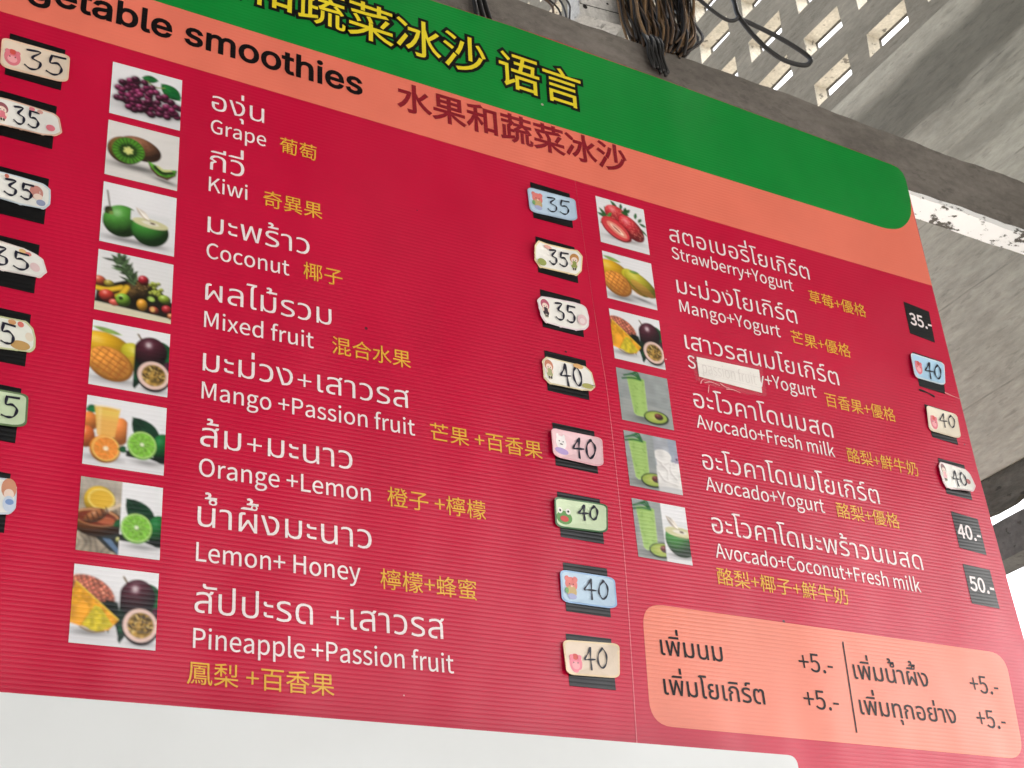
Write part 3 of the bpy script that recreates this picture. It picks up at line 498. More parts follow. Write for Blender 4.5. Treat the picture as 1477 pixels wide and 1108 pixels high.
鮮|1000|395 156 47 -95 31 -89 52 20 -82 182;296 146 45 -177 52 13 -17 85 -31 90;202 148 12 -186 55 7 -15 185;111 155 -24 -115 -51 -91 51 -30 54 99 24 123;836 841 -76 -182 47 -14 -189 0 44 17 -73 176 -62 -22 68 -171 -96 0 0 -67 181 0 0 -130 -160 0 0 -66 160 0 0 -138 -192 0 0 -68 192 0 0 -255 72 0 0 255 211 0 0 68 -211 0 0 138 170 0 0 66 -170 0 0 130 187 0 0 67 -116 0 89 176;324 690 -52 -102 -113 0 49 102;186 841 -54 -156 -96 -156 54 -44 12 16 0 -301 370 0 0 388 -129 0 71 137 -44 29 -13 -4 -126 0 25 81;164 365 92 0 0 -103 -92 0;312 365 95 0 0 -103 -95 0;164 526 92 0 0 -102 -92 0;312 526 95 0 0 -102 -95 0
鳳|1000|264 118 -35 -77 -58 -61 45 -31 61 68 36 83;345 105 13 -137 48 6 -14 136;437 104 42 -118 47 14 -46 116;535 111 61 -91 43 20 -64 88;147 788 0 -255 -6 -185 -32 -200 -75 -186 61 -42 80 199 36 217 8 197 0 189 560 0 3 -307 14 -256 35 -175 70 -64 40 19 22 58 11 104 -46 53 -5 -110 -14 -45 -41 123 -16 299 -2 367;288 568 0 -417 401 0 -12 -114 -16 -45 -27 -8 -84 4 16 -54 96 -1 31 5 23 17 23 64 15 153 2 26 -399 0 0 46 397 0 0 47 -397 0 0 45 334 0 0 232 -190 0 25 54 220 0 0 50 -494 0 0 -50 201 0 -16 -54;357 431 266 0 0 -50 -266 0;357 475 0 47 266 0 0 -47
 |224|
+|555|241 116 73 0 0 219 204 0 0 68 -204 0 0 219 -73 0 0 -219 -203 0 0 -68 203 0
-|347|46 245 256 0 0 70 -256 0
.|278|139 -13 33 9 24 24 9 36 -9 37 -24 24 -33 9 -34 -9 -23 -24 -9 -37 9 -36 23 -24
0|555|278 -13 77 15 63 46 48 76 30 107 10 138 -10 137 -30 106 -48 75 -63 44 -77 15 -77 -15 -64 -44 -47 -75 -30 -106 -10 -137 10 -138 30 -107 47 -76 64 -46;278 61 -57 18 -44 55 -29 96 -10 139 10 138 29 95 44 55 57 17 57 -17 44 -55 29 -95 10 -138 -10 -139 -29 -96 -44 -55
1|555|88 0 402 0 0 76 -147 0 0 657 -70 0 -67 -30 -85 -22 0 -58 131 0 0 -547 -164 0
2|555|44 0 461 0 0 79 -203 0 -120 -7 118 120 91 116 58 112 21 111 -15 89 -43 68 -67 43 -89 15 -84 -13 -70 -37 -62 -57 53 -52 44 44 51 30 57 11 60 -11 42 -30 25 -46 8 -58 -20 -99 -62 -109 -104 -124 -150 -141
3|555|263 -13 92 14 75 41 51 66 18 88 -12 69 -33 54 -49 39 -61 24 0 5 69 38 45 59 16 79 -16 78 -44 57 -68 36 -86 12 -78 -11 -67 -31 -59 -45 49 -58 70 52 82 19 66 -14 43 -41 15 -61 -10 -55 -34 -44 -63 -30 -96 -11 0 -70 107 -10 71 -30 38 -46 12 -61 -11 -57 -30 -42 -47 -28 -61 -9 -74 12 -59 31 -48 41 -47 -59 57 -50 76 -37
4|555|340 0 86 0 0 202 98 0 0 73 -98 0 0 458 -101 0 -305 -471 0 -60 320 0;340 275 -225 0 167 250 59 108 4 0 -5 -133
5|555|262 -13 72 11 66 31 53 52 36 70 13 87 -11 87 -32 66 -48 45 -60 27 -70 9 -59 -8 -51 -21 19 212 276 0 0 78 -356 0 -24 -342 49 -31 58 32 64 11 63 -11 48 -33 30 -52 11 -71 -12 -72 -33 -55 -50 -34 -61 -12 -75 12 -59 29 -46 40 -46 -60 58 -47 76 -36
6|555|301 -13 81 17 67 49 46 75 17 97 -14 101 -41 72 -65 43 -84 14 -58 -10 -58 -31 -50 -47 11 119 28 86 41 58 51 31 58 10 64 -15 52 -41 52 56 -46 39 -57 27 -69 9 -83 -13 -74 -43 -59 -76 -40 -112 -15 -152 12 -131 34 -101 52 -73 68 -43;144 294 50 54 51 30 48 9 58 -11 42 -33 24 -51 8 -67 -16 -87 -45 -58 -63 -21 -62 15 -47 46 -32 73
7|555|198 0 95 0 15 196 33 168 63 156 104 158 0 55 -459 0 0 -78 356 0 -91 -147 -62 -151 -36 -165
8|555|280 -13 94 15 72 40 47 60 16 74 -17 87 -45 62 -61 44 0 5 44 44 38 61 15 72 -14 78 -39 61 -64 40 -84 14 -79 -13 -64 -38 -43 -59 -15 -76 14 -70 36 -56 49 -43 0 -4 -64 -47 -50 -68 -20 -88 17 -78 49 -62 74 -40;330 398 -63 27 -53 33 -36 43 -14 57 15 62 42 41 60 15 67 -17 42 -47 15 -66 -19 -78;281 55 -79 18 -55 47 -20 70 13 66 36 56 52 44 74 -31 62 -36 42 -46 16 -64 -18 -65 -49 -43
9|555|235 -13 80 14 73 45 59 79 40 116 14 157 -12 126 -34 97 -53 70 -68 41 -80 14 -81 -17 -67 -48 -45 -75 -17 -98 14 -99 41 -72 64 -44 83 -15 61 11 58 31 50 47 -13 -119 -27 -86 -40 -57 -48 -32 -55 -10 -68 15 -56 41 -50 -57 46 -39 59 -26;414 444 -50 -56 -52 -32 -51 -10 -57 12 -41 32 -25 52 -8 66 10 69 26 53 40 33 49 12 63 -15 48 -44 32 -72
A|608|4 0 93 0 71 224 268 0 70 -224 98 0 -249 733 -103 0;191 297 36 113 73 248 4 0 74 -248 35 -113
C|638|377 -13 88 12 74 36 63 57 -51 59 -49 -45 -56 -28 -65 -10 -77 14 -64 39 -47 62 -30 84 -10 102 11 101 31 82 48 62 64 38 77 13 84 -19 66 -50 50 60 -51 45 -67 32 -83 13 -105 -16 -90 -49 -69 -79 -45 -105 -16 -131 16 -131 44 -105 68 -78 88 -48
F|552|101 0 92 0 0 329 280 0 0 78 -280 0 0 248 330 0 0 78 -422 0
G|689|389 -13 92 11 77 30 57 44 0 308 -241 0 0 -77 156 0 0 -192 -57 -32 -75 -11 -86 14 -68 39 -50 62 -31 84 -10 102 11 101 32 82 51 62 68 38 82 13 65 -9 52 -25 41 -35 50 60 -50 43 -70 34 -91 13 -109 -16 -93 -49 -72 -79 -46 -105 -16 -131 16 -131 45 -105 70 -78 92 -48
H|728|101 0 92 0 0 346 342 0 0 -346 93 0 0 733 -93 0 0 -307 -342 0 0 307 -92 0
K|646|101 0 92 0 0 232 126 150 220 -382 103 0 -265 455 230 278 -105 0 -307 -368 -2 0 0 368 -92 0
L|543|101 0 413 0 0 79 -321 0 0 654 -92 0
M|812|101 0 83 0 0 406 -12 216 4 0 59 -167 139 -381 62 0 138 381 59 167 4 0 -12 -216 0 -406 86 0 0 733 -111 0 -140 -392 -51 -153 -4 0 -53 153 -140 392 -111 0
O|742|371 -13 103 17 87 50 66 79 42 106 15 130 -15 130 -42 104 -66 78 -87 49 -103 16 -103 -16 -87 -49 -66 -78 -42 -104 -15 -130 15 -130 42 -106 66 -79 87 -50;371 68 -73 14 -61 39 -45 63 -29 84 -10 101 10 101 29 82 45 62 61 38 73 13 74 -13 60 -38 46 -62 28 -82 10 -101 -10 -101 -28 -84 -46 -63 -60 -39
P|633|101 0 92 0 0 292 121 0 90 9 75 26 57 45 36 63 12 83 -13 84 -36 61 -58 41 -75 22 -92 7 -209 0;193 367 0 291 105 0 85 -7 61 -23 36 -43 12 -67 -11 -68 -35 -47 -60 -27 -84 -9
S|596|304 -13 104 16 78 45 50 66 17 81 -11 72 -32 53 -48 40 -60 31 -104 45 -57 27 -46 38 -19 58 17 57 48 36 72 13 92 -18 75 -50 48 59 -59 47 -73 32 -83 11 -92 -14 -73 -40 -49 -62 -17 -78 14 -70 35 -53 48 -38 52 -27 105 -46 63 -31 44 -39 16 -61 -18 -62 -53 -42 -83 -15 -75 11 -68 32 -59 48 -55 -64 71 -57 86 -38
Y|531|219 0 92 0 0 284 221 449 -96 0 -94 -207 -74 -161 -4 0 -72 161 -95 207 -98 0 220 -449
a|563|217 -13 96 23 84 55 3 0 8 -65 75 0 0 334 -10 92 -34 70 -58 45 -86 16 -83 -11 -72 -27 -58 -33 35 -63 74 40 89 18 55 -11 35 -31 17 -44 5 -51 -149 -26 -104 -41 -60 -58 -20 -78 12 -65 33 -49 50 -30;243 61 -49 9 -34 27 -13 50 13 48 41 38 76 30 115 20 0 -151 -75 -53
b|618|331 -13 72 13 65 37 52 60 35 81 12 102 -9 93 -26 77 -44 58 -61 37 -76 12 -90 -22 -81 -54 4 97 0 218 -92 0 0 -796 73 0 8 56 4 0 76 -51;316 64 -62 12 -70 44 0 286 74 55 70 19 67 -14 44 -41 25 -63 8 -83 -12 -90 -32 -68 -50 -42
c|510|306 -13 94 18 82 50 -40 62 -58 -38 -70 -16 -68 15 -53 42 -35 66 -12 85 13 86 35 66 55 42 68 15 58 -13 50 -34 46 60 -66 45 -92 19 -81 -12 -71 -36 -57 -59 -38 -80 -14 -99 13 -99 35 -79 54 -58 70 -36
d|620|277 -13 62 11 56 27 47 39 3 0 8 -64 75 0 0 796 -92 0 0 -209 5 -93 -70 46 -83 17 -72 -13 -64 -37 -52 -59 -34 -80 -13 -97 10 -99 30 -79 46 -58 63 -36;297 64 -63 14 -48 41 -29 65 -10 88 12 85 34 66 50 42 61 15 66 -13 66 -44 0 -285 -67 -56
e|554|312 -13 99 16 79 39 -32 61 -63 -32 -73 -11 -71 13 -55 39 -38 59 -16 79 366 0 4 52 -14 105 -42 81 -68 51 -93 18 -73 -13 -66 -36 -54 -60 -37 -79 -13 -98 13 -98 37 -79 56 -59 71 -36;141 315 18 72 35 53 48 33 55 11 57 -11 43 -32 26 -53 9 -73
f|325|33 469 74 0 0 -469 91 0 0 469 115 0 0 74 -115 0 0 86 8 59 26 36 43 12 61 -15 20 71 -91 17 -70 -12 -49 -36 -29 -56 -10 -75 0 -87 -74 -5
g|564|275 -250 114 15 87 41 55 60 19 72 -12 58 -35 40 -60 24 -82 7 -107 0 -57 8 -30 21 -8 30 10 37 25 28 80 -19 78 13 64 38 42 60 15 78 -12 64 -32 48 111 0 0 70 -189 0 -77 14 -78 -13 -64 -39 -45 -61 -16 -81 10 -60 27 -50 34 -36 0 -4 -41 -41 -19 -60 14 -54 35 -35 0 -5 -59 -56 -21 -67 16 -62 47 -45 70 -29;274 234 -57 16 -42 45 -16 68 16 69 41 43 58 15 59 -15 42 -43 15 -69 -16 -68 -42 -45;288 -187 -85 12 -53 33 -19 50 13 47 42 45 70 -8 94 0 61 -7 37 -21 12 -41 -21 -53 -60 -41
h|607|92 0 92 0 0 394 50 46 47 28 51 9 59 -15 33 -47 11 -83 0 -332 91 0 0 344 -10 92 -30 66 -52 41 -74 14 -68 -12 -59 -33 -53 -46 4 112 0 218 -92 0
i|275|92 0 92 0 0 543 -92 0;138 655 44 17 17 44 -17 43 -44 16 -43 -16 -17 -43 17 -44
k|552|92 0 90 0 0 143 102 119 159 -262 99 0 -205 324 181 219 -102 0 -230 -286 -4 0 0 539 -90 0
l|284|188 -13 53 8 -13 70 -19 -2 -18 9 -7 30 0 694 -92 0 0 -688 10 -66 31 -41
m|926|92 0 92 0 0 394 71 63 65 20 57 -15 33 -47 11 -83 0 -332 91 0 0 394 72 63 65 20 57 -15 33 -47 11 -83 0 -332 91 0 0 344 -10 92 -30 66 -51 41 -73 14 -64 -13 -59 -37 -57 -54 -30 56 -48 35 -72 13 -62 -12 -56 -34 -51 -47 -2 0 -9 79 -75 0
n|610|92 0 92 0 0 394 50 46 47 28 51 9 59 -15 33 -47 11 -83 0 -332 91 0 0 344 -10 92 -30 66 -52 41 -74 14 -69 -12 -59 -34 -54 -47 -2 0 -9 79 -75 0
o|606|303 -13 77 12 69 36 55 58 37 79 13 99 -13 99 -37 80 -55 59 -69 36 -77 12 -77 -12 -69 -36 -55 -59 -37 -80 -13 -99 13 -99 37 -79 55 -58 69 -36;303 63 -64 15 -50 42 -32 66 -11 85 11 86 32 66 50 42 64 15 64 -15 50 -42 33 -66 11 -86 -11 -85 -33 -66 -50 -42
p|620|92 -229 92 0 0 184 -3 95 75 -47 75 -16 72 13 65 37 52 60 35 81 12 102 -9 93 -26 77 -44 58 -61 37 -76 12 -92 -23 -81 -54 -2 0 -9 63 -75 0;316 64 -61 12 -71 44 0 286 75 55 69 19 67 -14 44 -41 25 -63 8 -83 -12 -90 -32 -68 -50 -42
r|388|92 0 92 0 0 349 41 74 48 40 47 12 53 -9 17 79 -58 12 -58 -14 -52 -39 -44 -60 -2 0 -9 99 -75 0
s|468|234 -13 85 13 62 35 37 51 13 62 -14 65 -39 45 -53 31 -59 24 -57 23 -43 29 -17 42 11 40 33 28 57 11 66 -14 57 -34 44 57 -74 44 -94 18 -79 -12 -59 -33 -36 -48 -13 -61 14 -60 37 -43 50 -31 57 -23 59 -24 46 -33 19 -46 -12 -43 -35 -30 -60 -12 -87 18 -74 47 -44 -61 58 -39 69 -26
t|377|262 -13 101 20 -18 69 -62 -15 -50 12 -26 36 -8 56 0 304 148 0 0 74 -148 0 0 153 -76 0 -10 -153 -86 -5 0 -69 81 0 0 -301 8 -74 26 -57 47 -37
u|607|251 -13 68 12 59 34 52 52 3 0 7 -85 76 0 0 543 -91 0 0 -385 -49 -52 -46 -30 -52 -10 -58 15 -33 47 -11 82 0 333 -92 0 0 -344 10 -92 30 -66 52 -40
v|521|209 0 107 0 192 543 -90 0 -103 -309 -50 -160 -5 0 -50 160 -102 309 -95 0
w|802|178 0 106 0 77 291 37 158 5 0 37 -156 78 -293 111 0 147 543 -88 0 -79 -314 -33 -151 -5 0 -38 151 -85 314 -89 0 -85 -314 -36 -151 -5 0 -32 151 -81 314 -93 0
x|498|15 0 96 0 73 127 55 97 5 0 59 -97 80 -127 100 0 -179 274 165 269 -95 0 -67 -119 -48 -91 -5 0 -53 91 -73 119 -99 0 165 -260
y|521|101 -234 72 14 56 40 43 60 32 74 204 589 -89 0 -98 -301 -44 -154 -5 0 -54 154 -110 301 -95 0 218 -544 -12 -41 -28 -60 -40 -42 -54 -15 -42 9 -18 -73
H |188|
Ha|389|160 -9 -66 14 -46 40 -18 63 13 53 35 32 47 18 53 9 56 7 31 8 11 20 0 2 -9 40 -27 25 -44 9 -47 -9 -31 -21 -18 -27 -59 17 38 55 54 29 61 9 45 -5 47 -19 36 -40 15 -69 0 -251 -60 0 0 52 -5 0 -20 -27 -37 -24;170 45 58 14 35 34 13 45 0 52 -17 -8 -28 -6 -31 -5 -25 -3 -41 -9 -31 -20 -11 -34 10 -33 28 -20
Hb|424|229 -8 -57 12 -34 27 -20 28 -6 0 0 -59 -59 0 0 509 61 0 0 -190 4 0 19 27 34 27 58 11 45 -6 39 -17 32 -29 25 -39 15 -48 5 -56 -5 -56 -15 -49 -24 -39 -33 -29 -39 -18;220 47 33 4 26 15 37 51 12 72 -12 72 -36 50 -27 14 -33 5 -32 -5 -27 -13 -36 -49 -12 -74 12 -74 37 -50 26 -14
He|404|212 -8 -51 6 -44 18 -35 30 -26 39 -16 47 -6 55 5 55 16 48 26 39 34 30 42 19 48 6 61 -10 53 -33 38 -59 14 -88 0 -25 -296 0 0 52 263 0 -28 -19 -12 67 -35 45 -58 16 -59 -17 -37 -43 -13 -59 0 -33 14 -72 41 -45 61 -15 42 7 31 20 21 32 59 -14 -30 -52 -52 -35
Hg|425|207 -151 -73 11 -52 30 -31 41 50 28 21 -25 32 -22 53 -9 42 5 33 17 22 28 7 41 0 74 -5 0 -19 -27 -35 -25 -57 -11 -43 5 -39 17 -33 26 -25 37 -16 46 -5 55 5 55 16 47 25 39 32 29 40 17 44 6 57 -11 35 -27 20 -27 5 0 0 60 59 0 0 -388 -5 -45 -17 -36 -26 -27 -33 -19;205 59 59 16 36 46 12 72 -12 71 -36 48 -27 13 -32 5 -33 -5 -27 -13 -36 -50 -13 -69 13 -70 36 -47
Hh|410|114 227 0 -227 -61 0 0 509 61 0 0 -222 -12 0 22 45 28 30 35 17 40 5 68 -15 26 -20 20 -28 16 -81 0 -240 -61 0 0 235 -6 40 -17 29 -27 19 -36 6 -49 -12 -35 -34
Hi|167|53 0 0 379 61 0 0 -379;84 443 -30 12 -13 28 13 29 30 12 30 -12 12 -29 -12 -28
Hl|189|139 -2 -38 5 -27 17 -16 27 -5 37 0 425 61 0 0 -410 6 -37 26 -10 14 1 10 1 11 -51 -19 -4
Hm|610|53 0 0 379 59 0 0 -84 -4 0 24 51 40 30 47 10 38 -6 30 -19 22 -30 12 -36 -9 0 25 48 44 32 56 11 60 -14 44 -44 16 -73 0 -255 -61 0 0 254 -6 35 -17 24 -54 17 -45 -10 -29 -30 -10 -43 0 -247 -61 0 0 260 -5 28 -16 23 -24 15 -30 4 -41 -10 -32 -31 -12 -51 0 -238
Ho|415|207 -8 -48 6 -42 18 -35 30 -26 39 -16 48 -6 54 6 56 16 48 26 39 35 30 42 18 48 6 49 -6 43 -18 34 -30 26 -39 17 -48 5 -56 -5 -54 -17 -48 -26 -39 -34 -30 -43 -18;207 46 35 5 28 15 37 51 12 70 -12 71 -37 52 -28 15 -35 5 -34 -5 -28 -15 -37 -52 -12 -71 12 -70 37 -51 28 -15
Hs|365|182 -8 -70 11 -50 35 -26 56 58 13 11 -28 19 -19 57 -15 36 5 27 12 18 19 6 22 -14 33 -42 19 -63 15 -45 16 -32 22 -19 29 -6 37 18 58 50 38 72 14 67 -12 45 -33 25 -49 -56 -13 -25 39 -24 12 -32 5 -56 -16 -17 -18 -5 -22 15 -34 48 -20 57 -14 46 -15 31 -23 19 -29 6 -35 -5 -32 -14 -28 -52 -41
Ht|227|204 379 0 -52 -198 0 0 52;65 471 61 0 0 -373 10 -37 34 -11 15 1 17 3 11 -52 -21 -5 -24 -1 -43 6 -33 19 -20 31 -7 41
Hv|389|163 0 -146 379 67 0 81 -224 22 -68 19 -66 -22 0 19 66 21 68 81 224 66 0 -145 -379"""
GL = {}
for row in GLYPHS.strip('\n').split('\n'):
    k, adv, cs = row.split('|')
    cont = []
    for c in cs.split(';'):
        if not c.strip(): continue
        f = np.array(c.split(), float).reshape(-1, 2).cumsum(0)
        cont.append(f)
    GL[k] = (float(adv), cont)

GL['thai+'] = (GL['+'][0] * 0.66, [c * 0.56 + np.array((30.0, -20.0)) for c in GL['+'][1]])

def offset_contour(c, d):
    """Move every outline point outwards (outer loops run clockwise in these fonts' winding) by d."""
    if abs(d) < 1e-6: return c
    p, q = np.roll(c, 1, 0), np.roll(c, -1, 0)
    e1, e2 = c - p, q - c
    e1 /= np.maximum(np.linalg.norm(e1, axis=1, keepdims=True), 1e-6)
    e2 /= np.maximum(np.linalg.norm(e2, axis=1, keepdims=True), 1e-6)
    n1 = np.stack([e1[:, 1], -e1[:, 0]], 1); n2 = np.stack([e2[:, 1], -e2[:, 0]], 1)
    nn = n1 + n2
    ln = np.linalg.norm(nn, axis=1, keepdims=True)
    nn = np.where(ln > 1e-3, nn / np.maximum(ln, 1e-3), n1)
    cosh = np.clip((nn * n1).sum(1, keepdims=True), 0.55, 1)
    return c + nn * d / cosh

def area(c):
    x, y = c[:, 0], c[:, 1]
    return 0.5 * float((x * np.roll(y, -1) - np.roll(x, -1) * y).sum())

TRI = {}
def glyph_tris(key, weight):
    ck = (key, weight)
    if ck in TRI: return TRI[ck]
    cont = GL[key][1]
    if not cont:
        TRI[ck] = ([], []); return TRI[ck]
    big = max(cont, key=lambda c: abs(area(c)))
    sg = 1.0 if area(big) > 0 else -1.0
    loops = [offset_contour(c if sg > 0 else c[::-1], weight) for c in cont]
    vin, ein = [], []
    for c in loops:
        o = len(vin)
        vin += [Vector((float(x), float(y))) for x, y in c]
        ein += [(o + i, o + (i + 1) % len(c)) for i in range(len(c))]
    vo, eo, fo = delaunay_2d_cdt(vin, ein, [], 0, 0.01, False)[:3]
    V = np.array([(v.x, v.y) for v in vo])
    cen = np.array([V[list(f)].mean(0) for f in fo])
    wind = np.zeros(len(fo))
    for c in loops:
        x0, y0 = c[:, 0], c[:, 1]; x1, y1 = np.roll(x0, -1), np.roll(y0, -1)
        up = (y0[None] <= cen[:, 1:2]) & (y1[None] > cen[:, 1:2])
        dn = (y0[None] > cen[:, 1:2]) & (y1[None] <= cen[:, 1:2])
        cr = (x1 - x0)[None] * (cen[:, 1:2] - y0[None]) - (cen[:, 0:1] - x0[None]) * (y1 - y0)[None]
        wind += (up & (cr > 0)).sum(1) - (dn & (cr < 0)).sum(1)
    keep = [tuple(f) for f, w in zip(fo, wind) if w > 0.5]
    used = sorted({i for f in keep for i in f})
    rm = {o: i for i, o in enumerate(used)}
    TRI[ck] = ([tuple(V[i]) for i in used], [tuple(rm[i] for i in f) for f in keep])
    return TRI[ck]

UPPER, TONES = 'ิีึั', '่้'
def set_line(s, fam=''):
    x, out = 0.0, []
    thai = any('\u0e00' <= ch <= '\u0e7f' for ch in s)
    for i, ch in enumerate(s):
        key = fam + ch
        dy = 0.0
        if thai and ch == '+':                           # plus signs are set smaller between the Thai words
            key = 'thai+'
        if ch in TONES and ((i and s[i - 1] in UPPER) or (i + 1 < len(s) and s[i + 1] == 'ำ')):
            dy = 95.0                                    # tone mark rides above the upper vowel
        out.append((key, x, dy)); x += GL[key][0]
    return out

def ink(line):
    xs = [float(v) + x for k, x, _ in line for c in GL[k][1] for v in c[:, 0]]
    return min(xs), max(xs)

def lettering(F, s, x0, y0, x1, y1, em, weight, mat, z, parent, fam='', prefix='', name='lettering'):
    """One printed line whose ink runs from (x0,y0) to (x1,y1) along the baseline; em is its height scale."""
    line = set_line(s, fam)
    i0, i1 = ink(line)
    L = math.hypot(x1 - x0, y1 - y0)
    sx = L / (i1 - i0)
    ux, uy = (x1 - x0) / L, (y1 - y0) / L
    if prefix:
        pl = set_line(prefix, fam)
        w = pl[-1][1] + GL[pl[-1][0]][0]
        line = [(k, x - w, d) for k, x, d in pl] + line
    sy = em / 1000.0
    V, Fc = [], []
    for k, gx, dy in line:
        gv, gf = glyph_tris(k, weight)
        o = len(V)
        for (px, py) in gv:
            a_ = (px + gx - i0) * sx; h_ = (py + dy) * sy
            V.append(F.p(x0 + ux * a_ + uy * h_, y0 + uy * a_ - ux * h_, z))
        Fc += [tuple(o + i for i in f) for f in gf]
    me = bpy.data.meshes.new(name)
    me.from_pydata([tuple(v) for v in V], [], Fc); me.update()
    return link(name, me, mat, parent)

# ---------------------------------------------------------------- printed fruit pictures (ink densities of flat prints, computed here)
N = 216
GU, GV = np.meshgrid((np.arange(N) + 0.5) / N, (np.arange(N) + 0.5) / N)
def vnoise(scale, seed):
    r = np.random.default_rng(seed); k = int(scale) + 2
    t = r.random((k, k)); x = GU * scale; y = GV * scale
    xi, yi = x.astype(int), y.astype(int); fx, fy = x - xi, y - yi
    fx = fx * fx * (3 - 2 * fx); fy = fy * fy * (3 - 2 * fy)
    return (t[yi, xi] * (1 - fx) + t[yi, xi + 1] * fx) * (1 - fy) + (t[yi + 1, xi] * (1 - fx) + t[yi + 1, xi + 1] * fx) * fy
NO1, NO2, NO3 = vnoise(9, 1), vnoise(24, 2), vnoise(60, 3)
class Pic:
    def __init__(self, c0=(232, 232, 235), c1=(220, 219, 222)):
        t = (GV ** 1.5)[..., None]
        self.a = np.array(c0, float) * (1 - t) + np.array(c1, float) * t
        self.clip = np.ones((N, N))
    def put(self, mask, col):
        m_ = np.clip(mask * self.clip, 0, 1)[..., None]
        c = np.asarray(col, float)
        self.a = self.a * (1 - m_) + c * m_
    def loc(self, cx, cy, rx, ry, ang=0.0):
        t = math.radians(ang); dx, dy = GU - cx, GV - cy
        p = (dx * math.cos(t) + dy * math.sin(t)) / rx; q = (-dx * math.sin(t) + dy * math.cos(t)) / ry
        return p, q, np.hypot(p, q)
    def soft(self, d, r, edge=1.6):
        return np.clip((1 - d) * r * N / edge + 0.5, 0, 1)
    def ell(self, cx, cy, rx, ry, ang, col, alpha=1.0):
        p, q, d = self.loc(cx, cy, rx, ry, ang)
        self.put(self.soft(d, min(rx, ry)) * alpha, col)
        return p, q, d
    def ball(self, cx, cy, rx, ry, ang, col, dark=0.35, hl=0.5, hs=0.35, tex=None, ta=0.0, light=(-0.4, -0.65)):
        p, q, d = self.loc(cx, cy, rx, ry, ang)
        t = math.radians(ang)
        nz_ = np.sqrt(np.clip(1 - d * d, 0, 1))
        nx = p * math.cos(t) - q * math.sin(t); ny = p * math.sin(t) + q * math.cos(t)
        lam = np.clip(nx * light[0] + ny * light[1] + nz_ * 0.65, 0, 1)
        sh = dark + (1.12 - dark) * lam
        if tex is not None: sh = sh * (1 + ta * (tex - 0.5))
        c = np.clip(np.array(col, float) * sh[..., None], 0, 255)
        hx, hy = nx - light[0] * 0.75, ny - light[1] * 0.75
        h = np.exp(-(hx * hx + hy * hy) / (hs * hs) * 2)[..., None] * hl
        c = c * (1 - h) + 255 * h
        self.put(self.soft(d, min(rx, ry)), c)
    def shade(self, cx, cy, rx, ry, k=0.3, ang=0.0):
        _, _, d = self.loc(cx, cy, rx, ry, ang)
        self.a *= (1 - k * np.exp(-d * d * 1.5) * self.clip)[..., None]
    def poly(self, pts, col, alpha=1.0, edge=1.4):
        c = np.array(pts, float); sd = np.full((N, N), -1e9); inside = np.zeros((N, N), int)
        best = np.full((N, N), 1e9)
        for i in range(len(c)):
            a_, b_ = c[i], c[(i + 1) % len(c)]
            ex, ey = b_ - a_
            t = np.clip(((GU - a_[0]) * ex + (GV - a_[1]) * ey) / max(ex * ex + ey * ey, 1e-9), 0, 1)
            best = np.minimum(best, np.hypot(GU - a_[0] - t * ex, GV - a_[1] - t * ey))
            cr = ((a_[1] <= GV) != (b_[1] <= GV)) & (GU < a_[0] + (GV - a_[1]) * ex / (ey if abs(ey) > 1e-9 else 1e-9))
            inside ^= cr.astype(int)
        sd = np.where(inside > 0, best, -best)
        self.put(np.clip(sd * N / edge + 0.5, 0, 1) * alpha, col)
        return sd
    def line(self, pts, w, col, alpha=1.0):
        best = np.full((N, N), 1e9)
        P = catmull(pts, 8) if len(pts) > 2 else [np.array(p, float) for p in pts]
        for a_, b_ in zip(P[:-1], P[1:]):
            ex, ey = b_ - a_
            t = np.clip(((GU - a_[0]) * ex + (GV - a_[1]) * ey) / max(ex * ex + ey * ey, 1e-9), 0, 1)
            best = np.minimum(best, np.hypot(GU - a_[0] - t * ex, GV - a_[1] - t * ey))
        self.put(np.clip((w / 2 - best) * N / 1.4 + 0.5, 0, 1) * alpha, col)
    def leaf(self, x0, y0, x1, y1, w, col):
        d = np.array([x1 - x0, y1 - y0]); nn = np.array([-d[1], d[0]]) / max(np.hypot(*d), 1e-6)
        pts = [np.array([x0, y0]) + d * t + nn * w * math.sin(math.pi * t) ** 0.8 for t in np.linspace(0, 1, 9)]
        pts += [np.array([x0, y0]) + d * t - nn * w * math.sin(math.pi * t) ** 0.8 for t in np.linspace(1, 0, 9)[1:-1]]
        c = np.clip(np.array(col, float) * (0.75 + 0.5 * NO1[..., None]), 0, 255)
        self.poly(pts, c)
        self.line([(x0, y0), (x1, y1)], 0.012, np.array(col) * 1.5 + 20, 0.4)

